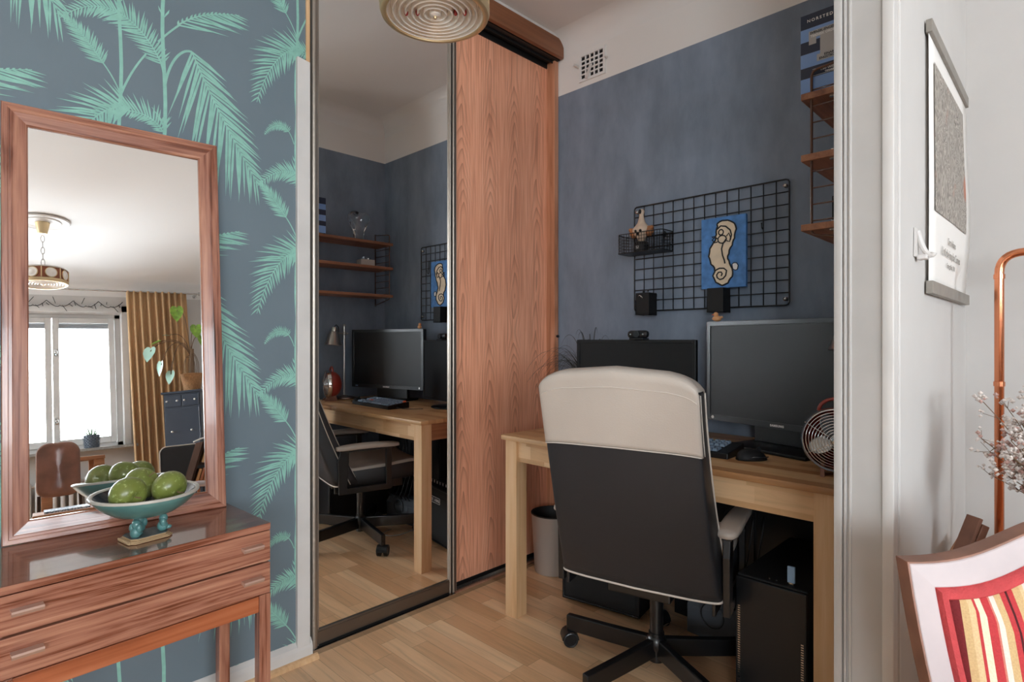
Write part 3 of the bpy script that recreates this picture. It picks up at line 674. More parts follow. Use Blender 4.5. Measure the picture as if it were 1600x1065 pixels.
def patch(s0, cap, sel, off, mats, nm, parent, extra=26):
    """leather panel lying over the backrest: the part of its surface picked by sel"""
    rs_ = back_rings(s0, 1, extra, cap); bm = bmesh.new(); n = len(rs_[0])
    vs = [[bm.verts.new(p) for p in r] for r in rs_]
    for i in range(len(vs) - 1):
        for j in range(n): bm.faces.new((vs[i][j], vs[i][(j + 1) % n], vs[i + 1][(j + 1) % n], vs[i + 1][j]))
    if cap: bm.faces.new(vs[-1])
    bmesh.ops.recalc_face_normals(bm, faces=bm.faces); bm.normal_update()
    for v in bm.verts: v.co += v.normal * off
    bmesh.ops.delete(bm, geom=[f for f in bm.faces if not sel(f)], context='FACES')
    bmesh.ops.solidify(bm, geom=list(bm.faces), thickness=.004)
    b_ = B(); b_.bm.free(); b_.bm = bm; return obj(nm, b_, mats, parent, smooth=2)
def is_rear(f): c = f.calc_center_median(); s = (c.z - .375) / .63; return f.normal.x < -.35 or (f.normal.z > .25)
patch(.705, True, is_rear, .0035, 'cream', 'top_cover', bk, 14)
patch(.05, False, lambda f: f.normal.x > .85, .003, 'cream', 'front_panel', bk)
# stitched edges and piping
def rear_pts(s, f=.985):
    r = back_ring(s, 0); r = sorted([p for p in r if p.x < sum(q.x for q in r) / len(r)], key=lambda p: p.y); return r
seam = B(); pts = [p + V(-.0055, 0, 0) for p in rear_pts(.705)[1:-1]]; seam.tube(pts, .0016, 6)
for sg in (0, -1):
    q = [rear_pts(s)[sg if sg else 0] for s in [.705 + .29 * i / 14 for i in range(15)]]; q = [p + V(-.003, .001 * (1 if sg else -1), 0) for p in q]; seam.tube(q, .0014, 6)
q = [p + V(-.0046, 0, -.003) for p in rear_pts(.955)[2:-2]]; seam.tube(q, .0012, 6)
obj('seam', seam, 'creamseam', bk, smooth=2)
pp = B(); q = [p + V(.004, 0, -.004) for p in rear_pts(0)]; pp.tube(q, .0042, 8)
for sg in (0, -1):
    q = []
    for i in range(27):
        r = back_ring(i / 26, 0); fr = sorted([p for p in r if p.x > sum(a.x for a in r) / len(r)], key=lambda p: p.y); q.append(fr[sg] + V(.004, .002 * (1 if sg else -1), 0))
    pp.tube(q, .0024, 8)
obj('piping', pp, 'creamseam', bk, smooth=2)
# seat
def seat_ring(x, w_, z0, z1, n=32):
    rs = []
    for k in range(n):
        a = 2 * PI * k / n; ca, sa = math.cos(a), math.sin(a); y = math.copysign(abs(ca) ** .35, ca) * w_; zz = math.copysign(abs(sa) ** .4, sa)
        z = (z0 + z1) / 2 + zz * (z1 - z0) / 2
        if zz > 0: z += .018 * (abs(y) / w_) ** 3
        rs.append(V(x, y, z))
    return rs
b = B(); prof_s = [(-.20, .20, .37, .43), (-.185, .225, .355, .44), (-.10, .24, .352, .438), (.05, .245, .355, .445), (.20, .243, .36, .458), (.26, .235, .365, .455), (.29, .215, .38, .44), (.30, .18, .395, .425)]
b.rings([seat_ring(*p) for p in prof_s]); st_ = obj('seat', b, 'leather', ch, smooth=2)
b = B(); b.rings([seat_ring(x, w_ - .004, z1 - .03, z1 + .004) for x, w_, z0, z1 in prof_s[1:-1]]); obj('seat_cover', b, 'cream', st_, smooth=2)
b = B(); b.box(-.19, .20, -.10, .10, .325, .36, bev=.006); b.box(-.21, .16, -.235, -.225, .33, .40, bev=.003); b.box(-.21, .16, .225, .235, .33, .40, bev=.003); b.box(-.06, .06, -.232, .232, .33, .345, bev=.003)
obj('seat_frame', b, 'blackmetal', ch)
for sg in (-1, 1):
    y = sg * .262; b = B(); rs_ = []
    for i in range(13):
        x = -.205 + .33 * i / 12; e = math.sqrt(max(.02, 1 - abs((x + .04) / .17) ** 5)); wv = .034 * (1 - .18 * i / 12) * (.45 + .55 * e)
        rs_.append([V(x, y + math.copysign(abs(math.cos(2 * PI * k / 16)) ** .6, math.cos(2 * PI * k / 16)) * wv, .566 + .006 * math.sin(PI * i / 12) + math.copysign(abs(math.sin(2 * PI * k / 16)) ** .7, math.sin(2 * PI * k / 16)) * .0145 * (.4 + .6 * e)) for k in range(16)])
    b.rings(rs_); obj('armrest_pad', b, 'cream', ch, smooth=2)
    b = B(); m_ = Matrix()
    b.prism([(-.185, y - .010, .556), (-.145, y - .010, .556), (-.145, y - .010, .50), (-.155, y - .010, .33), (-.195, y - .010, .33), (-.20, y - .010, .50)], (0, .020, 0))
    b.prism([(.055, y - .009, .556), (.085, y - .009, .556), (.085, y - .009, .335), (.055, y - .009, .335)], (0, .018, 0)); b.prism([(-.195, y - .009, .36), (.085, y - .009, .36), (.085, y - .009, .33), (-.195, y - .009, .33)], (0, .018, 0))
    b.prism([(-.19, y - .014, .548), (.10, y - .014, .548), (.10, y - .014, .556), (-.19, y - .014, .556)], (0, .028, 0))
    b.cyl((-.17, y, .42), (-.17, y - sg * .03, .42), .008); b.cyl((-.02, y, .345), (-.02, y - sg * .04, .345), .008)
    obj('armrest_frame', b, 'blackmetal', ch, bevel=.002)
b = B(); b.cyl((0, 0, .045), (0, 0, .14), .026, 24); b.cyl((0, 0, .14), (0, 0, .265), .0225, 24); b.cyl((0, 0, .262), (0, 0, .335), .019, 24); b.lathe([(.030, .085), (.034, .095), (.034, .118), (.026, .128)], 24)
obj('gas_column', b, 'blackmetal', ch, smooth=True)
for ang in (101, 172, 244, 316, 28):
    a = R(ang - 13.5); m_ = Matrix.Rotation(a, 4, 'Z'); b = B(); n0 = .010
    b.rings([[m_ @ V(x, sy * wd_, z) for sy, z in ((-1, zb), (1, zb), (1, zt_), (-1, zt_))] for x, wd_, zb, zt_ in ((.018, .013, .062, .122), (.17, .0125, .058, .116), (.338, .012, .056, .112))])
    lg = obj('star_leg', b, 'blackmetal', ch, bevel=.004, seg=3)
    b = B(); cx, cy = .330, .0; ca = R(38); mc = m_ @ Matrix.Translation(V(cx, 0, 0)) @ Matrix.Rotation(ca, 4, 'Z')
    for sy in (-.018, .018): b.cyl(mc @ V(0, sy - .008, .0275), mc @ V(0, sy + .008, .0275), .0275, 24)
    b.cyl(mc @ V(0, -.02, .0275), mc @ V(0, .02, .0275), .01, 12)
    rs_ = []
    for i in range(9):
        t_ = PI * i / 8; rs_.append([mc @ V(-math.cos(t_) * .031, yy, .0275 + math.sin(t_) * .031) for yy in (-.028, .028)] + [mc @ V(-math.cos(t_) * .026, yy, .0275 + math.sin(t_) * .026) for yy in (.028, -.028)])
    b.rings(rs_); b.cyl(m_ @ V(cx, 0, .05), m_ @ V(cx, 0, .075), .010)
    cs = obj('caster', b, 'plastic', lg, smooth=True)
    for sy in (-.0265, .0265):
        b = B(); P_ = [mc @ V(math.cos(q * PI / 12) * .0235, sy, .0275 + math.sin(q * PI / 12) * .0235) for q in range(24)]; b.tube(P_, .003, 6, closed=True); obj('tyre_ring', b, 'bezel', cs, smooth=True)

# ------------------------------------------------------------------ monitors
def monitor(lab, left, right, z0, z1, bz, mats, base, tilt=0, name='monitor'):
    """left/right: floor-plan points of the front face edges as seen from the chair; local x runs left to right, -y faces the viewer"""
    L, Rr = V(*left, 0), V(*right, 0); d = Rr - L; wdt = d.length; ang = math.atan2(d.y, d.x)
    t = thing('computer_monitor', lab, 'monitor', (L + d / 2)[:2] + (DZ,), ang)
    a0, a1 = z0 - DZ, z1 - DZ; hw = wdt / 2; b = B()
    b.box(-hw, hw, .0, .030, a0, a1, bev=.004); b.box(-hw * .62, hw * .62, .03, .058, a0 + .05, a1 - .06, bev=.008)
    hs = obj('housing', b, mats[0], t)
    b = B(); b.box(-hw, -hw + bz, -.004, .0, a0, a1); b.box(hw - bz, hw, -.004, .0, a0, a1); b.box(-hw + bz, hw - bz, -.004, .0, a1 - bz, a1); b.box(-hw + bz, hw - bz, -.004, .0, a0, a0 + bz * 1.25)
    obj('bezel', b, mats[0], hs, bevel=.001)
    obj('screen', B().box(-hw + bz, hw - bz, -.001, .0, a0 + bz * 1.25, a1 - bz), 'screen', hs)
    b = B(); nw = .13 if base == 'square' else .035; b.box(-nw, nw, .05, .075, .012, a0 + (a1 - a0) * .5, bev=.004); obj('stand_neck', b, 'plastic', t)  # square-base neck is widened to stand in for shade below the screen
    b = B()
    if base == 'square': b.box(-.155, .155, -.085, .135, 0, .012, bev=.004)
    else: b.lathe([(.10, 0), (.105, .003), (.104, .008), (.06, .013), (.001, .014)], 40, at=(0, .03, 0), sx=1.15)
    obj('stand_base', b, 'plastic', t, smooth=True)
    return t, hs, hw, a0, a1, bz
t, hs, hw, a0, a1, bz = monitor('large monitor with pale grey-black bezel on the right half of the desk, angled', (2.151, 1.040), (2.00, .452), .815, 1.195, .0165, ('bezel',), 'square')
text('SAMSUNG', .0105, 'whiteink', hs, axes((.0, -.0046, a0 + .006), (1, 0, 0), (0, 0, 1)), align='CENTER', spacing=1.15, bold=.0004, name='maker_lettering')
b = B(); b.lathe([(.006, 0), (.0065, .001)], 20, mat=Matrix.Translation(V(-hw + .03, -.0042, a0 + .011)) @ Matrix.Rotation(R(90), 4, 'X')); obj('power_button', b, 'silver', hs)
for q_ in (.055, .043): obj('label_mark', B().box(hw - q_, hw - q_ + .008, -.0046, -.004, a0 + .006, a0 + .014), 'usb', hs)
monitor('low black monitor behind the chair back, webcam on its top edge', (2.042, 1.600), (2.125, 1.075), .775, 1.125, .013, ('plastic',), 'round')
wc = thing('webcam', 'black webcam clipped on the middle of the lower monitor', 'webcam', (2.0865, 1.312, 1.1262), R(-81))
wc.scale = (1.35,) * 3
b = B(); b.box(-.034, .034, -.013, .013, .004, .028, bev=.010); obj('body', b, 'plastic', wc, smooth=True)
b = B(); b.cyl((0, -.0125, .016), (0, -.018, .016), .010, 20); obj('lens', b, 'bezel', wc, smooth=True)
for x in (-.02, .02): b = B(); b.cyl((x, -.0128, .016), (x, -.0142, .016), .0025, 10); obj('indicator', b, 'silver', wc)
b = B(); b.box(-.022, .022, -.020, .018, -.0005, .005, bev=.001); b.box(-.02, .02, .03, .034, -.03, .003); b.box(-.02, .02, .016, .034, .0, .004); obj('clip', b, 'plastic', wc)
dk_ = thing('rubber_duck', 'tiny tan rubber duck perched on the left top corner of the large monitor', 'toy', (2.15, 1.0, 1.1957), R(110))
dk_.scale = (1.25,) * 3
b = B(); b.ball((0, 0, .009), .0105, 16, (1.35, 1, .86)); b.ball((.003, 0, .022), .0075, 14); b.ball((-.013, 0, .013), .004, 8, (1.4, 1, 1)); obj('body', b, 'duck', dk_, smooth=2)
b = B(); b.ball((.011, 0, .021), .003, 8, (1.4, 1.1, .6)); obj('beak', b, 'orange', dk_, smooth=2)

# ------------------------------------------------------------------ keyboard, mouse, cable
kb = thing('keyboard', 'black keyboard with blue-grey keys and two orange keys on the desk', 'keyboard', (1.795, 1.19, DZ), R(-88))
KW, KD = .385, .140; sl = R(6)
m_ = Matrix.Translation(V(0, 0, .012))
b = B(); b.prism([(0, 0, 0), (0, 0, .020), (0, KD * .25, .023), (0, KD, .036), (0, KD, 0)], (KW, 0, 0)); obj('case', b, 'plastic', kb, bevel=.003)
rows = [[1.5] * 0 + [1] * 14, [1.5] + [1] * 12 + [1.5], [1.75] + [1] * 11 + [2.25], [2.25] + [1] * 10 + [2.75], [1.25, 1.25, 1.25, 6.25, 1.25, 1.25, 2.5]]
rows = [[1] * 13 + [2]] + rows[1:4] + [rows[4]]; u_ = .0188; keys = []
for r_i, rw in enumerate([[1] * 15] + rows):
    y0 = KD - .020 - (r_i) * .0198; x0 = .006
    if r_i == 0: y0 += .004
    for ki, kw in enumerate(rw + ([1, 1, 1] if r_i not in (3,) else [])):
        if ki == len(rw): x0 += .006
        if x0 + kw * u_ > KW - .003: break
        keys.append((x0, x0 + kw * u_ - .002, y0 - .0178, y0, (r_i, ki))); x0 += kw * u_
def keycap(b, k, zadd=0):
    x0, x1, y0, y1, _ = k
    def zt(y): return .022 + y / KD * .0145
    z0, z1 = zt(y0), zt(y1); i_ = .0028
    b.rings([[V(x0, y0, z0), V(x1, y0, z0), V(x1, y1, z1), V(x0, y1, z1)], [V(x0 + i_, y0 + i_, z0 + .0085), V(x1 - i_, y0 + i_, z0 + .0085), V(x1 - i_, y1 - i_ * .6, z1 + .0075), V(x0 + i_, y1 - i_ * .6, z1 + .0075)]])
shown = 0
for k in keys:
    b = B(); keycap(b, k); org = k[4] in ((0, 0), (3, 12))
    obj('keycap', b, 'orange' if org else 'keycap', kb, label='orange key' if org else None)
ms = thing('computer_mouse', 'black curved mouse beside the right end of the keyboard', 'mouse', (1.865, .752, DZ), R(-40))
b = B(); rs_ = []
for i in range(11):
    x = -.048 + .096 * i / 10; e = math.sqrt(max(.03, 1 - (x / .05) ** 2)); wv = .031 * e ** .8; hh = .036 * e ** .8 * (1 - .18 * (x / .05))
    rs_.append([V(x, math.cos(q * PI / 10) * wv, max(.001, math.sin(q * PI / 10) * hh)) for q in range(11)] + [V(x, -wv * .7, 0), V(x, wv * .7, 0)])
b.rings(rs_); body = obj('shell', b, 'matteblack', ms, smooth=2)
b = B(); b.tube([(.046, -.02, .012), (.02, -.033, .014), (-.02, -.034, .014)], .0022, 6); obj('side_grip', b, 'bezel', body, smooth=2)
b = B(); b.cyl((.024, -.003, .033), (.024, .003, .033), .008, 16); obj('scroll_wheel', b, 'bezel', body, smooth=True)
tag(obj('keyboard_cable', B().tube(bez([(1.845, 1.202, DZ + .012), (1.85, 1.26, DZ + .002), (1.90, 1.27, DZ + .002), (1.93, 1.27, DZ + .0022), (1.952, 1.30, DZ + .0022)], 20), .002, 6), 'wire', smooth=2), 'black keyboard cable lying on the desk top under the low monitor', 'cable')

# ------------------------------------------------------------------ desk fan
FR = .088
fn = thing('desk_fan', 'small round desk fan with a chrome wire grille and red housing', 'fan', (1.806, .488, DZ), R(196))   # local +x = blowing direction
zc_ = .104; b = B()
for rr in [.016 + .0077 * i for i in range(10)]:
    xx = .030 - .018 * (rr / FR) ** 2.2
    b.tube([(xx, rr * math.cos(q * PI / 20), zc_ + rr * math.sin(q * PI / 20)) for q in range(40)], .0012, 6, closed=True)
for q in range(6):
    a = q * PI / 3 + PI / 2; b.tube([(.030 - .018 * (rr / FR) ** 2.2 - .001, rr * math.cos(a), zc_ + rr * math.sin(a)) for rr in (.01, .03, .05, .07, .092)], .0013, 6)
gr = obj('front_grille', b, 'chrome', fn, smooth=2)
b = B(); b.lathe([(FR - .002, .014), (FR + .001, .016), (FR + .003, .010), (FR + .003, -.006), (FR - .001, -.010), (FR - .003, 0)], 56, mat=Matrix.Translation(V(0, 0, zc_)) @ Matrix.Rotation(R(90), 4, 'Y'), cap=False); obj('rim', b, 'chrome', gr, smooth=True)
b = B(); b.lathe([(.001, .033), (.012, .032), (.016, .028), (.017, .020)], 28, mat=Matrix.Translation(V(0, 0, zc_)) @ Matrix.Rotation(R(90), 4, 'Y')); obj('hub_cap', b, 'silver', gr, smooth=True)
b = B(); b.lathe([(FR - .003, .0), (FR - .003, -.018), (FR - .010, -.045), (FR - .030, -.068), (.03, -.080), (.001, -.082)], 48, mat=Matrix.Translation(V(0, 0, zc_)) @ Matrix.Rotation(R(90), 4, 'Y'), cap=False); hsg = obj('housing', b, 'fanred', fn, smooth=True)
b = B()
for q in range(4):
    m_ = Matrix.Translation(V(.002, 0, zc_)) @ Matrix.Rotation(q * PI / 2 + .4, 4, 'X') @ Matrix.Translation(V(0, 0, .042)) @ Matrix.Rotation(R(28), 4, 'Z')
    b.ball((0, 0, 0), .036, 16, mat=m_ @ Matrix.Diagonal((.05, .75, 1, 1)))
b.cyl((-.02, 0, zc_), (.012, 0, zc_), .016, 20)
obj('blade', b, 'silver', fn, smooth=2)
b = B(); b.tube(bez([(-.02, -.045, zc_ + .078), (-.022, -.040, zc_ + .125), (-.022, .040, zc_ + .125), (-.02, .045, zc_ + .078)], 14), .005, 8); obj('carry_handle', b, 'fanred', fn, smooth=2)
b = B()
for sy in (-1, 1): b.prism([(-.052, sy * .035 - .006, 0), (.032, sy * .035 - .006, 0), (-.004, sy * .035 - .006, .045), (-.034, sy * .035 - .006, .06)], (0, .012, 0))
obj('foot', b, 'oldbrown', fn, bevel=.002)
# ------------------------------------------------------------------ desk lamp
lp = thing('desk_lamp', 'brushed steel desk lamp with a bell shade on a tall pole', 'lamp', (1.945, .442, DZ))
b = B(); b.lathe([(.075, 0), (.078, .004), (.074, .012), (.03, .020), (.012, .026)], 36); obj('base', b, 'steel', lp, smooth=True)
b = B(); b.cyl((0, 0, .02), (0, 0, .485), .0065, 16); b.ball((0, 0, .487), .010, 12); obj('pole', b, 'steel', lp, smooth=True)
b = B(); b.tube([(.022, .0, .433), (-.075, .018, .433)], .004, 10); b.ball((.024, 0, .433), .006, 10); b.cyl((0, 0, .42), (0, 0, .446), .011, 14); b.ball((-.08, .018, .433), .012, 12); obj('arm', b, 'steel', lp, smooth=2)
mh_ = Matrix.Translation(V(-.085, .025, .455)) @ Matrix.Rotation(R(4), 4, 'Y')
sd = obj('lamp_shade', B().lathe([(.006, .02), (.017, .018), (.020, .008), (.020, -.008), (.027, -.012), (.036, -.040), (.044, -.070), (.052, -.090), (.056, -.098), (.0545, -.098), (.050, -.089), (.042, -.069), (.034, -.040), (.024, -.012)], 36, mat=mh_, cap=False), 'steel', lp, smooth=True)
b = B(); b.lathe([(.002, -.092), (.016, -.085), (.022, -.070), (.016, -.045), (.010, -.03)], 20, mat=mh_); obj('bulb', b, 'papersheet', sd, smooth=True)
b = B(); b.tube([(-.085, .025, .475), (-.07, .022, .49), (-.05, .015, .475), (-.045, .01, .44)], .0028, 8); obj('cord', b, 'wire', lp, smooth=2)
# ------------------------------------------------------------------ plant on the desk
pl = thing('grass_plant', 'dark arching grass-leaved plant on the far left corner of the desk', 'plant', (2.175, 1.625, DZ))
b = B(); b.lathe([(.036, 0), (.040, .004), (.048, .085), (.046, .088), (.042, .080)], 28); obj('pot', b, 'matteblack', pl, smooth=True)
random.seed(5); b = B()
for i in range(74):
    a = random.uniform(0, 2 * PI); ln = random.uniform(.24, .43); lean = random.uniform(.12, .95)
    if math.sin(a) > .5: ln = min(ln, .34)
    if math.cos(a) < .35 and -.999 < math.sin(a) < -.05: a = random.uniform(.3, 3.05)
    r0 = .012; dx, dy = math.cos(a), math.sin(a)
    out = ln * lean; hgt = ln * math.sqrt(max(.05, 1 - lean * lean * .55))
    p = bez([(r0 * dx, r0 * dy, .07), (dx * out * .25, dy * out * .25, .07 + hgt * .8), (dx * out * .7, dy * out * .7, .07 + hgt * 1.05), (dx * out, dy * out, .07 + hgt * (.95 - .55 * lean))], 12)
    side = V(-dy, dx, 0); ww = random.uniform(.0018, .0034)
    for q in p: q.x = min(q.x, WE - 2.175 - .015); q.y = min(q.y, .285)
    b.rings([[q + side * ww * (1 - (j / 12) ** 2.5 + .05), q + V(0, 0, .0006), q - side * ww * (1 - (j / 12) ** 2.5 + .05), q - V(0, 0, .0006)] for j, q in enumerate(p)])
o = obj('leaves', b, 'leafdark', pl, smooth=2)
b = B(); b.lathe([(.043, .078), (.001, .080)], 24, cap=False); obj('soil', b, 'darkwood', pl)

# ------------------------------------------------------------------ things under the desk
bn = thing('waste_bin', 'round pale grey waste bin by the wardrobe under the desk', 'bin', (2.145, 1.832, 0))
obj('bin_body', B().lathe([(.001, .004), (.086, .002), (.088, .004), (.104, .278), (.1055, .281), (.102, .281), (.085, .010), (.001, .009)], 48, cap=False), 'bin', bn, smooth=True)
b = B(); b.lathe([(.1052, .2805), (.1062, .2815), (.1062, .286), (.102, .286), (.100, .282), (.090, .15)], 48, cap=False); obj('inner_liner', b, 'matteblack', bn, smooth=True)
am = thing('guitar_amplifier', 'black guitar combo amplifier with white-tipped knobs and a badge under the desk', 'amplifier', (1.975, 1.42, 0), R(10))
b = B(); b.box(-.015, .20, -.175, .175, .012, .315, bev=.006); b.box(.02, .18, -.16, .16, 0, .014)
ab = obj('cabinet', b, 'matteblack', am)
obj('grille_cloth', B().box(-.019, -.014, -.158, .158, .03, .268), 'amp', ab)
b = B(); b.tube([(-.016, -.172, .018), (-.016, .172, .018), (-.016, .172, .312), (-.016, -.172, .312)], .006, 8, closed=True); obj('edge_piping', b, 'plastic', ab, smooth=2)
for k in range(9):
    y = -.135 + k * .0335; b = B(); b.cyl((.035, y, .3145), (.030, y, .333), .0085, 14, .007); kn = obj('knob', b, 'plastic', ab, smooth=True)
    b = B(); b.box(.0215, .0235, y - .0016, y + .0016, .319, .334); obj('pointer_line', b, 'whiteink', kn)
b = B(); bx0 = -.0205; mb = axes((bx0, .045, .232), (0, -1, 0), (0, 0, 1))
def rrect(w_, h_, r, n=5):
    return [(x + r * math.cos(a), y + r * math.sin(a)) for x, y, a0_ in ((w_ - r, r, -PI / 2), (w_ - r, h_ - r, 0), (r, h_ - r, PI / 2), (r, r, PI)) for a in [a0_ + PI / 2 * i / n for i in range(n + 1)]]
b.prism([(x, y, 0) for x, y in rrect(.105, .032, .006)], (0, 0, .0012), mb); bd = obj('badge', b, 'plastic', ab)
b = B(); b.tube([mb @ V(x, y, .0016) for x, y in rrect(.105, .032, .006)], .0011, 6, closed=True); b.tube([mb @ V(.090 + .006 * math.cos(q * PI / 8), .016 + .006 * math.sin(q * PI / 8), .0016) for q in range(16)], .0011, 6, closed=True)
b.prism([(x, y, .0012) for x, y in ((.078, .005), (.079, .005), (.079, .027), (.078, .027))], (0, 0, .0006), mb); obj('badge_outline', b, 'whiteink', bd)
text('LINE 6', .019, 'whiteink', bd, mb @ Matrix.Translation(V(.007, .0095, .0013)), bold=.0005, name='badge_lettering')
pc = thing('computer_tower', 'black computer tower with perforated front edges beside the desk leg', 'computer', (1.70, .629, 0))
b = B(); b.box(0, .44, -.099, .099, .012, .428, bev=.004); b.box(.03, .41, -.095, .095, 0, .013); pcb = obj('case', b, 'matteblack', pc)
obj('front_panel', B().box(-.012, .0, -.099, .099, .016, .424, bev=.004), 'plastic', pcb)
for sy in (-1, 1):
    b = B()
    for k in range(46 if sy > 0 else 38): z = .03 + k * .0068; b.box(-.0132, -.0118, sy * .088 - .0035, sy * .088 + .0035, z, z + .0032)
    obj('vent_slots', b, 'silver', pcb)
b = B()
for y in (.012, -.008): b.cyl((.02, y, .4275), (.02, y, .4295), .0025, 8)
obj('power_button', b, 'silver', pcb)
us = thing('usb_stick', 'pale blue USB stick standing on top of the black computer tower', 'USB stick', (1.718, .580, .429))
obj('stick_body', B().box(-.004, .004, -.010, .010, .006, .052, bev=.0015), 'usb', us); obj('plug', B().box(-.0025, .0025, -.006, .006, -.0005, .007), 'silver', us)
cb_ = thing('cable_box', 'grey cable management box with black cables on the floor by the back wall', 'box', (2.097, .935, 0), R(-3))
b = B(); b.prism([(-.05, -.14, 0), (.05, -.14, 0), (.05, -.14, .15), (-.02, -.14, .15), (-.05, -.14, .11)], (0, .28, 0)); obj('box_body', b, 'boxgrey', cb_, bevel=.006)
b = B(); random.seed(3)
for k in range(6):
    y = -.12 + .038 * k; b.tube(bez([(-.03, y, .14), (-.09, y + .02, .24), (-.07, y + .05, .08), (-.06, y - .01, .18), (.02, y + .02, .30), (.045, y, .48)], 22), .0028, 6)
b.tube([(-.075, .02 + .045 * math.cos(q * PI / 10), .11 + .045 * math.sin(q * PI / 10)) for q in range(20)], .0026, 6, closed=True)
obj('cables', b, 'wire', cb_, smooth=2)
tag(obj('floor_cable', B().tube(bez([(1.93, 1.02, .003), (1.86, 1.01, .003), (1.81, 1.07, .003), (1.83, 1.15, .003), (1.93, 1.16, .003), (2.03, 1.14, .02)], 24), .003, 6), 'bin', smooth=2), 'pale loop of cable lying on the floor behind the chair base', 'cable')

# ------------------------------------------------------------------ wire wall grid with hangers-on
GX, GY0, GY1, GZ0, GZ1 = 2.318, .790, 1.478, 1.258, 1.742
gd = thing('wire_wall_grid', 'black wire grid panel screwed to the dark blue back wall', 'wall grid', (GX, GY1, GZ0))
b = B(); r_ = .012
cor = [(GX, y, z) for y, z in ((GY0 + r_, GZ0), (GY1 - r_, GZ0), (GY1 - r_ * .3, GZ0 + r_ * .3), (GY1, GZ0 + r_), (GY1, GZ1 - r_), (GY1 - r_ * .3, GZ1 - r_ * .3), (GY1 - r_, GZ1), (GY0 + r_, GZ1), (GY0 + r_ * .3, GZ1 - r_ * .3), (GY0, GZ1 - r_), (GY0, GZ0 + r_), (GY0 + r_ * .3, GZ0 + r_ * .3))]
b.tube(cor, .0032, 8, closed=True)
for i in range(1, 14): y = GY0 + (GY1 - GY0) * i / 14; b.cyl((GX + .003, y, GZ0), (GX + .003, y, GZ1), .0021, 6)
for i in range(1, 10): z = GZ0 + (GZ1 - GZ0) * i / 10; b.cyl((GX - .001, GY0, z), (GX - .001, GY1, z), .0021, 6)
obj('wire_mesh', b, 'wire', gd, world=True, smooth=2)
for y in (GY0 + .014, GY1 - .014):
    for z in (GZ0 + .024, GZ1 - .024): b = B(); b.cyl((WE - .001, y, z), (GX - .004, y, z), .008, 16); b.ball((GX - .004, y, z), .006, 12, (.5, 1, 1)); obj('mounting_screw', b, 'silver', gd, world=True, smooth=2)
# basket
bs = thing('wire_basket', 'shallow black wire basket hooked on the left of the wall grid', 'basket', (GX - .06, 1.385, 1.50))
BX0, BX1, BY0, BY1, BZ0, BZ1 = GX - .115, GX - .006, 1.268, 1.498, 1.515, 1.600
def rr_pts(x0, x1, y0, y1, z, r=.02, n=4):
    return [(x + r * math.cos(a), y + r * math.sin(a), z) for x, y, a0_ in ((x1 - r, y0 + r, -PI / 2), (x1 - r, y1 - r, 0), (x0 + r, y1 - r, PI / 2), (x0 + r, y0 + r, PI)) for a in [a0_ + PI / 2 * i / n for i in range(n + 1)]]
b = B()
for k in range(7): b.tube(rr_pts(BX0, BX1, BY0, BY1, BZ0 + (BZ1 - BZ0) * k / 6), .0022 if k == 6 else .0012, 6, closed=True)
for k in range(17):
    y = BY0 + .012 + (BY1 - BY0 - .024) * k / 16; b.tube([(BX1, y, BZ1), (BX1, y, BZ0), (BX0, y, BZ0), (BX0, y, BZ1)], .0012, 5)
for k in range(8):
    x = BX0 + .014 + (BX1 - BX0 - .028) * k / 7; b.tube([(x, BY0, BZ1), (x, BY0, BZ0), (x, BY1, BZ0), (x, BY1, BZ1)], .0012, 5)
obj('basket_wires', b, 'wire', bs, world=True, smooth=2)
b = B()
for y in (1.32, 1.44): b.tube([(BX1, y, BZ1 - .002), (BX1 + .004, y, BZ1 + .012), (BX1 + .012, y, BZ1 + .008), (BX1 + .013, y, BZ1 - .012)], .0018, 6)
obj('basket_hook', b, 'wire', bs, world=True, smooth=2)
obj('basket_floor', B().box(BX0 + .004, BX1 - .004, BY0 + .004, BY1 - .004, BZ0 - .001, BZ0 + .003), 'wire', bs, world=True)
fg = thing('bird_ornament', 'pale long-necked bird-like ornament on a black jar, standing in the basket', 'ornament', (GX - .058, 1.405, BZ0 + .003)); fg.scale = (1.1, 1.18, 1.04)
b = B(); b.lathe([(.024, 0), (.027, .003), (.027, .040), (.024, .044), (.014, .048)], 28); jr = obj('jar', b, 'matteblack', fg, smooth=True)
b = B(); b.lathe([(.0273, .010), (.0276, .012), (.0276, .032), (.0273, .034)], 28, cap=False); obj('jar_label', b, 'ink', jr, smooth=True)
text('51', .018, 'whiteink', jr, axes((-.0284, .009, .014), (0, -1, 0), (0, 0, 1)), name='jar_number', bold=.0006)
b = B(); b.lathe([(.004, .046), (.013, .052), (.018, .064), (.028, .078), (.037, .094), (.036, .104), (.026, .116), (.016, .130), (.011, .148), (.009, .162), (.0105, .170), (.012, .178), (.009, .186), (.001, .190)], 28, sx=.8); gb = obj('body', b, 'ornament', fg, smooth=2)
for sy in (-1, 1): b = B(); b.ball((.0, sy * .033, .090), .020, 14, (.8, .95, 1.15)); b.ball((-.004, sy * .046, .104), .0085, 10); obj('brown_lobe', b, 'ornbrown', gb, smooth=2)
b = B(); b.ball((-.012, .0, .176), .006, 10, (.8, 1, 1.7)); b.ball((-.026, .010, .092), .006, 10); b.ball((-.026, -.010, .092), .006, 10); b.ball((-.029, 0, .078), .006, 10); obj('dark_mark', b, 'matteblack', gb, smooth=2)
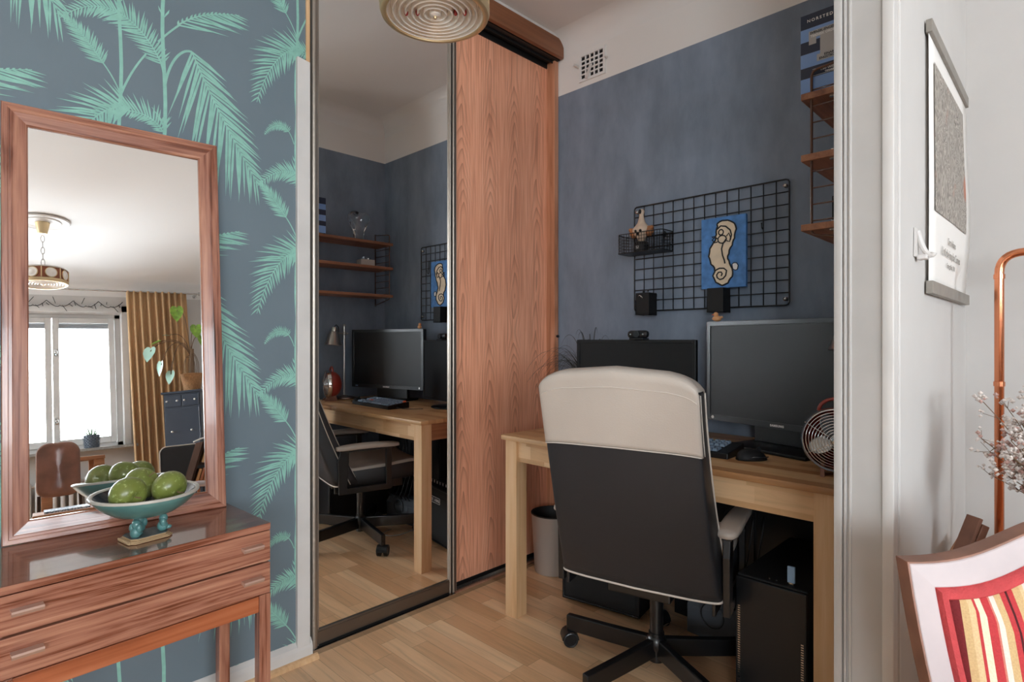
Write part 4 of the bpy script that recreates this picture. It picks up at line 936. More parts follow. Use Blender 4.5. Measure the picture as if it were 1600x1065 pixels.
# pen cups
def cup(y, lab):
    t = thing('pen_cup', lab, 'cup', (GX - .040, y, 1.300), group=None); b = B()
    b.box(-.034, .034, -.034, .034, -.062, -.058); 
    for x0, x1, y0, y1 in ((-.034, -.031, -.034, .034), (.031, .034, -.034, .034), (-.031, .031, -.034, -.031), (-.031, .031, .031, .034)): b.box(x0, x1, y0, y1, -.062, .036)
    cu_ = obj('cup_body', b, 'matteblack', t, bevel=.002)
    b = B(); b.box(.034, .046, -.028, -.022, .02, .034); b.box(.034, .046, .022, .028, .02, .034); obj('clip', b, 'plastic', t); return t
c1 = cup(1.392, 'square black pen cup with a paper clip on the lower left of the wire grid')
b = B(); b.tube(bez([(-.036, .018, .02), (-.037, .010, .034), (-.037, -.006, .018), (-.037, -.012, .004), (-.037, -.004, .010), (-.037, .012, .026)], 16), .0009, 6); obj('paper_clip', b, 'silver', c1, smooth=2)
b = B(); b.ball((-.004, .01, .042), .006, 10); b.ball((-.004, -.012, .046), .005, 10, (.8, .8, 1.2)); obj('stored_pins', b, 'wire', c1, smooth=2)
c2 = cup(1.052, 'black square pen cup hooked on the grid under the seahorse painting')
# hook
hk = thing('grid_hook', 'small black wire hook hanging on the right of the wall grid', 'hook', (GX - .004, .885, 1.60))
b = B(); b.tube([(.006, 0, .045), (-.002, 0, .045), (-.004, 0, .04), (-.004, 0, -.03), (-.010, 0, -.040), (-.018, 0, -.036), (-.020, 0, -.020)], .0022, 8); b.ball((-.020, 0, -.020), .0035, 8); obj('hook_wire', b, 'wire', hk, smooth=2)
# seahorse painting
SX, SY1, SY0, SZ0, SZ1 = 2.283, 1.130, .942, 1.337, 1.628
pt = thing('seahorse_painting', 'small unframed canvas of a cream seahorse on blue, leaning on the wire grid', 'painting', (SX, SY1, SZ0))
obj('canvas', B().box(SX, SX + .016, SY0, SY1, SZ0, SZ1, bev=.001), 'paintblue', pt, world=True)
# outline digitised from the photo crop: u,v in 0..1, u right, v down
ou = [(.36, .09), (.45, .055), (.58, .05), (.70, .085), (.78, .13), (.785, .21), (.75, .30), (.73, .36), (.68, .43), (.63, .50), (.60, .58), (.635, .64), (.68, .71), (.73, .80), (.68, .86), (.62, .92), (.55, .955), (.46, .96), (.37, .925), (.29, .86), (.28, .80), (.33, .745), (.30, .70), (.22, .63), (.185, .55), (.19, .48), (.22, .41), (.28, .355), (.34, .31), (.33, .27), (.36, .22), (.34, .18), (.38, .14)]
def uv(u, v, d): return (SX - d, SY1 - u * (SY1 - SY0), SZ1 - v * (SZ1 - SZ0))
def chaik(p, n=2, wob=0):
    for _ in range(n):
        q = []
        for i in range(len(p)):
            a, c = p[i], p[(i + 1) % len(p)]; q += [(a[0] * .75 + c[0] * .25, a[1] * .75 + c[1] * .25), (a[0] * .25 + c[0] * .75, a[1] * .25 + c[1] * .75)]
        p = q
    return [(x + wob * math.sin(i * 1.3), y + wob * math.cos(i * 1.1)) for i, (x, y) in enumerate(p)]
oc = chaik(ou, 1, 0); oc = [(x + (.011 if i % 3 == 0 else -.003) * (1 if x > .48 else -1) * (0 if .40 < x < .56 else 1), y + (.006 if i % 3 == 0 else 0)) for i, (x, y) in enumerate(oc)]
b = B(); b.poly([uv(u, v, .0006) for u, v in oc]); sh_ = obj('seahorse_figure', b, 'paintcream', pt, world=True)
b = B(); b.poly([uv(u, v, .0006) for u, v in ((.70, .68), (.74, .66), (.80, .665), (.835, .70), (.82, .755), (.77, .765), (.72, .745))]); obj('shell_figure', b, 'papersheet', pt, world=True)
b = B()
def stroke(p, w_=.0026, closed=False): b.tube([uv(u, v, .0009) for u, v in p], w_, 6, closed=closed)
stroke(oc, .0034, True); stroke([(.57, .32), (.50, .38), (.47, .45), (.49, .54), (.53, .61), (.545, .66)], .003); stroke([(.36, .17), (.45, .125), (.56, .14), (.66, .20), (.69, .27), (.66, .34)], .003)
stroke([(.455 + .055 * math.cos(q * PI / 8), .215 + .038 * math.sin(q * PI / 8)) for q in range(16)], .0026, True); stroke([(.48 + .095 * math.cos(q * PI / 8), .315 + .055 * math.sin(q * PI / 8)) for q in range(16)], .0026, True)
stroke([(.58, .28), (.63, .24), (.67, .30), (.65, .36), (.585, .345)], .0026); stroke([(.38, .30), (.30, .265), (.25, .26), (.29, .29), (.25, .31), (.29, .33), (.27, .355), (.38, .345)], .0026)
stroke([(.33, .745), (.42, .72), (.52, .725), (.58, .76), (.56, .83), (.50, .87), (.43, .88), (.37, .85), (.36, .81), (.40, .775), (.46, .775), (.485, .80), (.46, .83)], .003)
stroke([(.70, .68), (.74, .66), (.80, .665), (.835, .70), (.82, .755), (.77, .765), (.72, .745)], .002, True)
obj('outline', b, 'ink', pt, world=True, smooth=2)
# ------------------------------------------------------------------ ventilation grille
VY0, VY1, VZ0, VZ1 = 1.648, 1.808, 2.430, 2.568
vg = thing('vent_grille', 'white painted square-holed ventilation grille high on the back wall', 'vent', (WE - .01, 1.73, 2.5))
b = B(); e_ = .013
b.box(WE - .009, WE, VY0, VY0 + e_, VZ0, VZ1); b.box(WE - .009, WE, VY1 - e_, VY1, VZ0, VZ1); b.box(WE - .009, WE, VY0 + e_, VY1 - e_, VZ0, VZ0 + e_); b.box(WE - .009, WE, VY0 + e_, VY1 - e_, VZ1 - e_, VZ1)
n_ = 5; sy_ = (VY1 - VY0 - 2 * e_) / n_; sz_ = (VZ1 - VZ0 - 2 * e_) / n_
for i in range(1, n_): b.box(WE - .008, WE - .002, VY0 + e_ + sy_ * i - .0032, VY0 + e_ + sy_ * i + .0032, VZ0 + e_, VZ1 - e_); b.box(WE - .0075, WE - .002, VY0 + e_, VY1 - e_, VZ0 + e_ + sz_ * i - .0032, VZ0 + e_ + sz_ * i + .0032)
obj('grille_plate', b, 'ceil', vg, world=True)
obj('dark_duct', B().box(WE - .0015, WE + .0002, VY0 + .01, VY1 - .01, VZ0 + .01, VZ1 - .01), 'matteblack', vg, world=True)
b = B(); m_ = Matrix.Translation(V(WE - .011, 1.742, 2.475)) @ Matrix.Rotation(R(22), 4, 'X'); b.box(-.002, .002, -.009, .009, -.045, .03, mat=m_, bev=.001); b.cyl((WE - .006, VY1 - .002, 2.508), (WE - .012, VY1 + .028, 2.53), .006, 10); b.cyl((WE - .006, VY0 + .002, 2.51), (WE - .01, VY0 - .014, 2.50), .005, 8); obj('damper_lever', b, 'trimw', vg, world=True, smooth=True)

# ------------------------------------------------------------------ string shelf with book, glass piece, box
SHX0, SHX1, SD = 1.678, 2.262, .195
shf = thing('wall_shelf', 'three-tier ladder shelf of walnut planks on brown wire side frames', 'shelf', (1.97, PN, 1.374))
for zt_ in (1.795, 1.628, 1.438):
    p = obj('shelf_plank', B().box(SHX0, SHX1, PN + .006, PN + SD + .012, zt_ - .018, zt_, bev=.0015), 'walnut', shf, world=True)
    b = B()
    for x in (SHX0 + .016, SHX1 - .016): b.box(x - .003, x + .010, PN + .115, PN + .140, zt_ - .021, zt_ + .0015, bev=.001); b.box(x - .007, x - .003, PN + .121, PN + .134, zt_ - .014, zt_ + .004)
    obj('plank_clip', b, 'silver', p, world=True)
for x in (SHX0 + .012, SHX1 - .014):
    b = B(); y0, y1 = PN + .004, PN + SD - .012
    b.tube([(x, y0, 1.374), (x, y1 - .012, 1.407), (x, y1 - .003, 1.411), (x, y1, 1.420), (x, y1, 1.842), (x, y1 - .004, 1.852), (x, y1 - .014, 1.856), (x, y0, 1.874)], .0035, 10)
    b.cyl((x, y0, 1.374), (x, y0, 1.874), .0035, 10)
    for k in range(9): z = 1.447 + k * .0445; b.cyl((x, y0, z), (x, y1, z), .0022, 8)
    fr_ = obj('ladder_frame', b, 'brownwire', shf, world=True, smooth=2)
    b = B(); b.ball((x, PN + .005, 1.877), .006, 10); b.ball((x, PN + .005, 1.371), .006, 10); obj('wall_screw', b, 'silver', fr_, world=True, smooth=2)
# dictionary, cover turned to the room
BKX = 1.700; by1, by0, bz0, bz1 = .549, .384, 1.7965, 2.018
bk_ = thing('dictionary', 'thick blue and navy striped dictionary standing on the top shelf', 'book', (BKX, by1, bz0))
b = B(); b.box(BKX, BKX + .003, by0, by1, bz0, bz1); b.box(BKX + .055, BKX + .058, by0, by1, bz0, bz1); b.box(BKX, BKX + .058, by1 - .003, by1, bz0, bz1)
obj('cover', b, 'navy', bk_, world=True, bevel=.0008)
obj('pages', B().box(BKX + .003, BKX + .055, by0 + .004, by1 - .003, bz0 + .003, bz1 - .003), 'papersheet', bk_, world=True)
bh = bz1 - bz0
def vz(v): return bz1 - v * bh
b = B()
for v0, v1 in ((.18, .338), (.49, .66), (.795, 1.0)): b.box(BKX - .0003, BKX + .0001, by0, by1, vz(v1), vz(v0)); b.box(BKX, BKX + .058, by1, by1 + .0003, vz(v1), vz(v0))
obj('blue_bands', b, 'skyblue', bk_, world=True)
def yz(u, v, d=.0006): return (BKX - d, by1 - u * (by1 - by0), vz(v))
b = B(); T = [(.127, .222), (.72, .222), (.72, .389), (.61, .389), (.61, .31), (.54, .31), (.54, .533), (.60, .533), (.60, .617), (.25, .617), (.25, .533), (.30, .533), (.30, .31), (.24, .31), (.24, .389), (.127, .389)]
b.prism([yz(u, v, .0004) for u, v in T], (-.0003, 0, 0)); obj('letter_panel', b, 'covergrey', bk_, world=True)
def btext(s_, u, v, size, mat, sx=1.0, sp=1.0, bold=.0002):
    p = yz(u, v, .0009); return text(s_, size, mat, bk_, Matrix.Translation(-V(BKX, by1, bz0)) @ axes(p, (0, -1, 0), (0, 0, 1)), sx=sx, spacing=sp, bold=bold, depth=.0002, name='cover_lettering')
btext('NORSTEDTS', .10, .104, .0112, 'whiteink', 1.0, 1.42); btext('SVENSK-ENGELSK', .145, .262, .0092, 'ink', 1.0); btext('TEKNISK ORDBOK', .155, .302, .0088, 'whiteink', 1.0)
btext('EINAR', .36, .567, .0088, 'ink', 1.0); btext('ENGSTRÖM', .285, .603, .0088, 'ink', 1.0); btext('150 000', .30, .742, .0105, 'whiteink', 1.0); btext('TERMER', .37, .775, .0062, 'whiteink', 1.1)
b = B(); b.box(BKX - .0006, BKX, by0, by1 - .030, vz(.703), vz(.700)); b.box(BKX - .0006, BKX, by0, by1 - .030, vz(.784), vz(.781)); obj('cover_rules', b, 'whiteink', bk_, world=True)
# glass bulb vase, box, small frame, stone, dark box
gv = thing('glass_vase', 'clear blown-glass vase shaped like a swollen heart on the top shelf', 'vase', (2.055, .440, 1.7955))
b = B(); pr = [(.022, 0), (.030, .004), (.033, .03), (.040, .075), (.058, .115), (.070, .145), (.071, .170), (.060, .192), (.040, .202), (.020, .204), (.001, .205)]
def lobes(p, seg=32, inn=0):
    rs_ = []
    for r, z in p:
        rr = max(r - inn, .0006); rs_.append([V(rr * (1 + .12 * max(0, math.cos(4 * PI * k / seg)) * min(1, z / .12)) * math.cos(2 * PI * k / seg), rr * .75 * math.sin(2 * PI * k / seg), z - .018 * max(0, (z - .15) / .055) * (1 - min(1, abs(rr * math.cos(2 * PI * k / seg)) / .03))) for k in range(seg)])
    return rs_
b.rings(lobes(pr)); obj('glass_body', b, 'glass', gv, smooth=2)
bxw = thing('small_box', 'little white card box holding two clear glasses on the middle shelf', 'box', (2.115, .430, 1.6285), R(6))
bxw.scale = (1.25, 1.15, 1.15)
b = B(); b.box(-.040, .040, -.032, .032, 0, .004); b.box(-.040, .040, -.032, -.030, .004, .042); b.box(-.040, .040, .030, .032, .004, .042); b.box(-.040, -.038, -.030, .030, .004, .042); b.box(.038, .040, -.030, .030, .004, .042); obj('box_body', b, 'boxwhite', bxw)
for x in (-.017, .019):
    g = thing('small_glass', 'small clear glass in the white card box, the one %s the wall corner' % ('farther from' if x < 0 else 'nearer'), 'glass', (2.115 + x, .43, 1.633), 0)
    obj('glass_cup', B().lathe([(.001, 0), (.012, 0), (.0155, .062), (.0145, .062), (.0112, .004), (.001, .004)], 24, cap=False), 'glass', g, smooth=True)
dbx = tag(obj('dark_box', B().box(1.695, 1.752, .40, .47, 1.4385, 1.508, bev=.003), 'matteblack'), 'small black box standing on the lowest shelf by its near end', 'box')
tag(obj('orange_trinket', B().lathe([(.001, 0), (.012, 0), (.014, .006), (.008, .014), (.001, .016)], 16, at=(1.748, .46, 1.7955)), 'orange', smooth=True), 'tiny orange dish beside the dictionary on the top shelf', 'trinket')
tag(obj('picture_frame', B().box(1.765, 1.771, .39, .48, 1.7955, 1.95, bev=.001), 'matteblack'), 'narrow black frame standing on the top shelf behind the dictionary', 'frame')

# ------------------------------------------------------------------ ceiling lamps (same design)
def ceiling_lamp(lab, x, y, zb, rz):
    t = thing('pendant_lamp', lab, 'lamp', (x, y, zb), rz)
    b = B(); prs = [(.148, .014), (.1545, .012), (.1545, .002), (.151, -.008), (.143, -.012), (.137, -.011), (.1365, -.004)]; b.lathe(prs, 64, cap=False); obj('brass_ring', b, 'brass', t, smooth=True)
    b = B(); pr = []
    for i in range(7):
        r = .138 - i * .0172; pr += [(r, .008), (r - .0012, -.006), (r - .004, -.007), (r - .011, .006), (r - .015, .010)]
    pr += [(.0175, .004), (.016, -.007), (.009, -.010), (.0008, -.011)]; b.lathe(pr, 64, cap=False); gl = obj('ribbed_glass_plate', b, 'lampglass', t, smooth=True)
    b = B(); b.lathe([(.0035, -.017), (.0045, -.015), (.0045, -.010), (.003, -.006)], 16); obj('centre_nut', b, 'brass', t, smooth=True)
    b = B(); nn = 8; rad = .150
    for k in range(nn):
        a0_, a1_ = 2 * PI * k / nn, 2 * PI * (k + 1) / nn; am_ = (a0_ + a1_) / 2
        m_ = Matrix.Rotation(am_, 4, 'Z') @ Matrix.Translation(V(rad * math.cos(PI / nn), 0, .055))
        b.prism([(-.002, -.054, -.042), (-.002, .054, -.042), (-.002, .054, .042), (-.002, -.054, .042)], (.004, 0, 0), m_)
    bd_ = obj('enamel_band', b, 'amber', t)
    for k in range(nn):
        am_ = 2 * PI * (k + .5) / nn; m_ = Matrix.Rotation(am_, 4, 'Z') @ Matrix.Translation(V(rad * math.cos(PI / nn) + .0025, 0, .055)) @ Matrix.Rotation(R(90), 4, 'Y')
        b = B(); b.lathe([(.036, 0), (.036, .004), (.032, .007), (.022, .005), (.012, .009), (.001, .010)], 28, mat=m_); obj('glass_disc', b, 'lampglass', bd_, smooth=True)
        b = B(); b.lathe([(.038, -.001), (.039, .005), (.035, .006), (.035, 0)], 28, mat=m_, cap=False); obj('disc_ring', b, 'brass', bd_, smooth=True)
        m2 = Matrix.Rotation(2 * PI * k / nn, 4, 'Z') @ Matrix.Translation(V(rad + .002, 0, .055)); b = B(); b.cyl(m2 @ V(0, 0, -.04), m2 @ V(0, 0, .04), .0035, 8)
        obj('brass_rod', b, 'brass', bd_, smooth=True)
    b = B(); b.lathe([(.150, .096), (.152, .099), (.145, .106), (.060, .116), (.022, .122), (.018, .136), (.006, .140)], 48); obj('top_cover', b, 'boxwhite', t, smooth=True)
    top = H - zb; b = B(); n_ = max(3, int((top - .12 - .14) / .042)); st = (top - .12 - .14) / n_
    for k in range(n_):
        zc_ = .14 + st * (k + .5); a = k % 2; P_ = []
        for q in range(16):
            c_, s_ = math.cos(2 * PI * q / 16), math.sin(2 * PI * q / 16); P_.append((c_ * .011 * (1 - a), c_ * .011 * a, zc_ + s_ * st * .62))
        b.tube(P_, .0022, 6, closed=True)
    obj('chain', b, 'steel', t, smooth=2)
    b = B(); b.lathe([(.026, top - .105), (.030, top - .102), (.045, top - .025), (.046, top - .018), (.014, top - .012), (.012, top - .003)], 28); obj('ceiling_cup', b, 'brass', t, smooth=True)
    b = B()
    for k in range(6): a = 2 * PI * k / 6; b.lathe([(.008, 0), (.009, .002), (.008, .022), (.0, .024)], 10, at=(.045 * math.cos(a), .045 * math.sin(a), .100))
    return t
t1 = ceiling_lamp('chain-hung lamp with ribbed glass plate hanging in front of the wardrobe', 1.010, 1.300, 2.050, R(10))
for q_ in (-.082, -.050, .058, .084):
    a = R(-45.4 - 10); b = B(); b.ball((q_ * math.cos(a), q_ * math.sin(a), .0015), .0085, 14, (.75, .75, 1.2)); obj('red_glass_drop', b, 'redglass', t1, smooth=2)
ceiling_lamp('chain-hung lamp with copper band and glass discs, seen in the leaning mirror', .231, -1.73, 2.195, R(4))
b = B(); b.lathe([(.17, H - .004 - 0), (.175, H - .010), (.165, H - .016), (.15, H - .010), (.12, H - .012), (.115, H - .018), (.10, H - .012), (.06, H - .016), (.001, H - .016)], 56, at=(.231, -1.73, 0), cap=False); struct('trim_10', b, 'ceil', smooth=True)

# ------------------------------------------------------------------ hanging poster and white hook on the partition
PY = PL
po = thing('hanging_poster', 'white poster with a grey engraved print held between grey wooden bars', 'poster', (1.97, PY, 1.55))
def PX(px, py, y=None):
    y = y or PY; t = (px - 800) / F_; dx = math.cos(TH) + t * math.sin(TH); dy = math.sin(TH) - t * math.cos(TH); s = y / dy; return (dx * s, 1.12 + (H_ - py) / F_ * s)
PX0, PX1, PZ0, PZ1 = 1.64, 2.262, 1.245, 1.872
obj('top_bar', B().box(PX0, PX1, PY - .016, PY - .003, PZ1 - .030, PZ1, bev=.0015), 'picbar', po, world=True); obj('bottom_bar', B().box(PX0, PX1, PY - .018, PY - .003, PZ0 - .014, PZ0 + .016, bev=.0015), 'picbar', po, world=True)
b = B(); n_ = 30; front = []; back = []
for i in range(n_ + 1):
    z = PZ0 + .012 + (PZ1 - .032 - PZ0) * i / n_; bow = .010 * math.sin(PI * i / n_) * (1 + .3 * math.sin(2 * PI * i / n_))
    front.append([(x, PY - .008 - bow * e, z) for x, e in ((PX0 + .008, .1), (PX0 + .10, .3), ((PX0 + PX1) / 2, .8), (PX1 - .10, 1.0), (PX1 - .006, 1.1))])
rsx = [[V(*p) for p in r] + [V(p[0], p[1] + .0008, p[2]) for p in reversed(r)] for r in front]
b.rings(rsx); sh2 = obj('sheet', b, 'papersheet', po, world=True, smooth=2)
def sheet_y(x, z):
    i = (z - PZ0 - .012) / (PZ1 - .032 - PZ0); bow = .010 * math.sin(PI * i) * (1 + .3 * math.sin(2 * PI * i)); e = .1 + (x - PX0) / (PX1 - PX0) * 1.0; return PY - .0092 - bow * min(1.1, e * 1.15)
b = B(); nx, nz = 8, 16; x0, x1, z0, z1 = 1.700, 2.155, 1.435, 1.792; gv_ = [[b.bm.verts.new((x0 + (x1 - x0) * i / nx, sheet_y(x0 + (x1 - x0) * i / nx, z0 + (z1 - z0) * k / nz) - .0012, z0 + (z1 - z0) * k / nz)) for i in range(nx + 1)] for k in range(nz + 1)]
for k in range(nz):
    for i in range(nx): b.bm.faces.new((gv_[k][i], gv_[k][i + 1], gv_[k + 1][i + 1], gv_[k + 1][i]))
obj('engraved_print', b, 'print', sh2, world=True, smooth=2)
for s_, z, sz in (('Sara Adams', 1.372, .026), ('Until the Impulse Comes', 1.338, .030), ('Fotografiska 2018', 1.312, .018)):
    text(s_, sz, 'printgrey', sh2, Matrix.Translation(-V(1.97, PY, 1.55)) @ axes((1.935, sheet_y(1.93, z) - .0022, z), (1, 0, 0), (0, 0, 1)), depth=.0002, align='CENTER', name='poster_lettering')
hkp = thing('wall_hook', 'small white plastic hook stuck to the white partition beside the poster', 'hook', (1.535, PY, 1.335))
b = B(); b.prism([(-.022, -.001, -.030), (.020, -.001, -.030), (.024, -.001, .030), (-.018, -.001, .034)], (0, -.004, 0)); b.tube(bez([(0, -.004, .028), (.004, -.010, .0), (.004, -.016, -.030), (.004, -.032, -.034), (.004, -.034, -.022)], 12), .006, 10); b.box(-.010, .018, -.024, -.004, -.036, -.026, bev=.003); obj('hook_body', b, 'trimw', hkp, bevel=.002)

# ------------------------------------------------------------------ striped armchair in the right corner
ar = thing('armchair', 'armchair with striped red and ochre upholstery in a worn white frame', 'chair', (1.011, .179, 0), R(-45.4))
AZ = .794; AW = .56; lean = math.tan(R(13))
def crest(x):
    u = x / AW; return AZ + .062 * (0.5 - .5 * math.cos(2 * PI * min(1, max(0, u)))) ** 1.35
def bp(x, z, d=0): return V(x, (z - AZ) * lean + d * .974, z - d * .225 * 0)
def side_in(z): return .012 * (AZ - z) / .4
fw = .031; Zb = .44; NS, NC = 8, 30
def loop(ins):
    """left side from below up to the corner, over the crest and down the right side, moved inwards by ins"""
    L_ = []
    zt_ = AZ - ins
    for i in range(NS): z = Zb + (zt_ - Zb) * i / NS; L_.append((side_in(z) * 4 * (AZ - z) / .4 + ins, z))
    Cc = [(ins + (AW - 2 * ins) * i / NC, crest(AW * i / NC) - ins) for i in range(NC + 1)]
    return L_ + Cc + [(AW - x, z) for x, z in reversed(L_)]
lo_, li_ = loop(0), loop(fw); b = B()
b.rings([[bp(xo, zo, -.004), bp(xi, zi, -.007), bp(xi, zi, .022), bp(xo, zo, .022)] for (xo, zo), (xi, zi) in zip(lo_, li_)])
b.box(.03, AW - .03, (.44 - AZ) * lean - .004, (.44 - AZ) * lean + .022, .425, .475)
fr_ = obj('back_frame', b, 'oldwhite', ar, bevel=.002)
b = B(); b.rings([[bp(xo, zo, -.003), bp(xi, zi, -.003), bp(xi, zi, .024), bp(xo, zo, .024)] for (xo, zo), (xi, zi) in zip(loop(-.0022), loop(.003))])
obj('brown_edge', b, 'oldbrown', fr_, bevel=.0008)
b = B(); pl_ = loop(fw - .002); pl_ = pl_ + [(pl_[-1][0], Zb - .005), (pl_[0][0], Zb - .005)]; rings_ = []
for k in range(9):
    f = 1 - k / 8 * .97; dome = -.024 * math.sin(PI / 2 * min(1, k / 8 * 2.2)); rings_.append([bp(AW / 2 + (x - AW / 2) * f, .62 + (z - .62) * f, .0) + V(0, dome, 0) for x, z in pl_])
b.rings(rings_); obj('striped_panel', b, 'stripe', ar, smooth=2)
b = B(); A_, C_, D_, E_ = loop(fw - .002), loop(fw + .004), loop(fw + .012), loop(fw + .018)
b.rings([[bp(*p, -.004), bp(*q, -.013), bp(*r, -.014), bp(*t_, -.004), bp(*t_, .002), bp(*p, .002)] for p, q, r, t_ in zip(A_, C_, D_, E_)])
obj('braid_trim', b, 'redcord', ar, smooth=True)
b = B(); b.box(.02, AW - .02, -.50, -.06, .36, .42, bev=.012); obj('seat_rail', b, 'oldwhite', ar)
b = B(); b.box(.03, AW - .03, -.495, -.075, .40, .465, bev=.03); obj('seat_cushion', b, 'stripe', ar, smooth=2)
for x, y in ((.045, -.47), (AW - .045, -.47)): b = B(); b.tube([(x, y, .38), (x, y - .012, .30), (x, y, .15), (x, y - .01, .0)], .02, 10, radii=[.026, .024, .016, .014]); obj('leg', b, 'oldwhite', ar, smooth=2)
for x in (.055, AW - .055): b = B(); b.tube([(x, -.085, .45), (x, -.07, .36), (x, -.055, .15), (x, -.02, .0)], .018, 10, radii=[.020, .022, .018, .015]); obj('leg', b, 'oldwhite', ar, smooth=2)
for x, sg in ((.035, -1), (AW - .035, 1)):
    b = B(); b.tube(bez([(x, -.03, .60), (x + sg * .03, -.15, .64), (x + sg * .05, -.30, .63), (x + sg * .05, -.36, .60)], 12), .016, 10); b.tube(bez([(x + sg * .05, -.35, .61), (x + sg * .03, -.30, .55), (x + sg * .0, -.36, .45), (x, -.38, .40)], 12), .014, 10); obj('arm', b, 'oldwhite', ar, smooth=2)

# ------------------------------------------------------------------ copper rail, side table, dried flowers, frames
cr = thing('copper_rack', 'free-standing copper pipe clothes rack behind the armchair', 'clothes rack', (2.0, .150, 0))
b = B(); b.tube([(2.0, .150, .012), (2.0, .150, 1.30)] + bez([(2.0, .150, 1.30), (2.0, .150, 1.352), (2.0, .098, 1.352)], 8)[1:] + [(2.0, -.55, 1.352)] + bez([(2.0, -.55, 1.352), (2.0, -.60, 1.352), (2.0, -.60, 1.30)], 8)[1:] + [(2.0, -.60, .012)], .0105, 16)
obj('pipe_frame', b, 'copper', cr, world=True, smooth=2)
for y in (.150, -.60):
    for z in (1.0, 1.285): b = B(); b.cyl((2.0, y, z), (2.0, y, z + .012), .0125, 16); obj('pipe_fitting', b, 'copper', cr, world=True, smooth=True)
    b = B(); b.cyl((1.96 if y > 0 else 1.80, y, .0105), (2.2, y, .0105), .0105, 14); obj('floor_foot', b, 'copper', cr, world=True, smooth=True)
tb = thing('side_table', 'small teak side table behind the striped armchair', 'table', (1.72, -.10, 0))
obj('table_top', B().box(-.20, .24, -.17, .33, .575, .60, bev=.004), 'tablewood', tb)
for x in (-.17, .21):
    for y in (-.14, .30): obj('leg', B().box(x - .015, x + .015, y - .015, y + .015, 0, .575), 'tablewood', tb)
vs = thing('flower_vase', 'dark ceramic vase on the side table behind the armchair', 'vase', (1.69, .015, .60))
obj('vase_body', B().lathe([(.001, 0), (.035, 0), (.055, .03), (.058, .07), (.035, .11), (.024, .13), (.028, .14), (.024, .14), (.02, .12)], 32, cap=False), 'ceramicin', vs, smooth=True)
fl = thing('dried_flowers', 'bunch of dried pale pink gypsophila beside the copper pipe', 'flowers', (1.69, .015, .73))
random.seed(11); b = B(); tips = []
for i in range(64):
    a = random.uniform(0, 2 * PI); sp_ = random.uniform(.02, .13); h_ = random.uniform(.12, .27)
    if i < 22: a = random.uniform(1.2, 3.4); sp_ = random.uniform(.07, .15); h_ = random.uniform(.06, .26)
    e = V(sp_ * math.cos(a), sp_ * math.sin(a), h_); p = bez([(0, 0, 0), (e.x * .35, e.y * .35, h_ * .55), tuple(e)], 6); b.tube(p, .0011, 4)
    for q in range(14):
        s_ = p[random.randint(3, 6)]; d = V(random.uniform(-1, 1), random.uniform(-1, 1), random.uniform(-.2, 1)).normalized() * random.uniform(.010, .032); b.tube([s_, s_ + d], .0006, 3); tips.append(s_ + d)
obj('stems', b, 'stem', fl, smooth=2)
for nm, mt, pick in (('blossoms', 'flower', lambda k: k % 3), ('pink_buds', 'flowerpink', lambda k: k % 3 == 0)):
    b = B()
    for k, p in enumerate(tips):
        if not pick(k): continue
        for _ in range(3 if mt == 'flower' else 2):
            c_ = p + V(*(random.uniform(-.007, .007) for _ in range(3))); r = random.uniform(.0030, .0058); vs_ = [b.bm.verts.new(c_ + V(*d) * r) for d in ((1, 0, 0), (0, 1, 0), (-1, 0, 0), (0, -1, 0), (0, 0, 1), (0, 0, -1))]
            for f in ((0, 1, 4), (1, 2, 4), (2, 3, 4), (3, 0, 4), (1, 0, 5), (2, 1, 5), (3, 2, 5), (0, 3, 5)): b.bm.faces.new([vs_[j] for j in f])
    o = obj(nm, b, mt, fl, clean=False); o['kind'] = 'stuff'
pf = thing('leaning_frame', 'small brown wooden frame tilted against another on the side table', 'frame', (1.70, .205, .6005), rot=(0, R(24), R(-40)))
b = B(); b.box(-.003, .006, -.018, .018, 0, .115, bev=.001); obj('frame', b, 'oldbrown', pf); b = B(); b.box(.010, .030, -.017, .017, .005, .105, bev=.002); obj('frame_back', b, 'oldbrown', pf)

# ------------------------------------------------------------------ the living room behind the camera, seen in the leaning mirror
rd = thing('curtain_rod', 'thin grey metal curtain rod running above the window', 'curtain rod', (.3, -3.33, 2.56))
b = B(); b.cyl((-1.2, -3.33, 2.56), (1.60, -3.33, 2.56), .008, 12); b.cyl((1.60, -3.33, 2.56), (1.605, -3.33, 2.56), .022, 20); obj('rod', b, 'silver', rd, world=True, smooth=True)
b = B(); b.tube([(1.585, -3.33, 2.56), (1.585, -3.45, 2.56), (1.585, WS + .002, 2.56)], .006, 8); b.cyl((1.585, WS + .001, 2.56), (1.585, WS + .012, 2.56), .022, 16); obj('rod_bracket', b, 'silver', rd, world=True, smooth=True)
cu_ = thing('curtain', 'long ochre curtain drawn to the right of the window', 'curtain', (1.2, -3.33, .02))
b = B(); n_ = 120; rs_ = []
for k in range(15):
    z = .03 + (2.565 - .03) * k / 14; f = k / 14; row = []
    for i in range(n_ + 1):
        u = i / n_; wdt = .56 + .05 * (1 - f); x = .915 + wdt * u + .05 * (1 - f) * (.5 - u) + .015 * (1 - f); am_ = .034 - .012 * f
        y = -3.33 + am_ * math.sin(u * PI * 18 + .7 * math.sin(u * 9)) + .008 * math.sin(u * 50 + k * .3)
        row.append(V(x, y, z))
    rs_.append(row + [p + V(0, -.003, 0) for p in reversed(row)])
b.rings(rs_); obj('curtain_cloth', b, 'curtain', cu_, world=True, smooth=2)
lt = B(); random.seed(4)
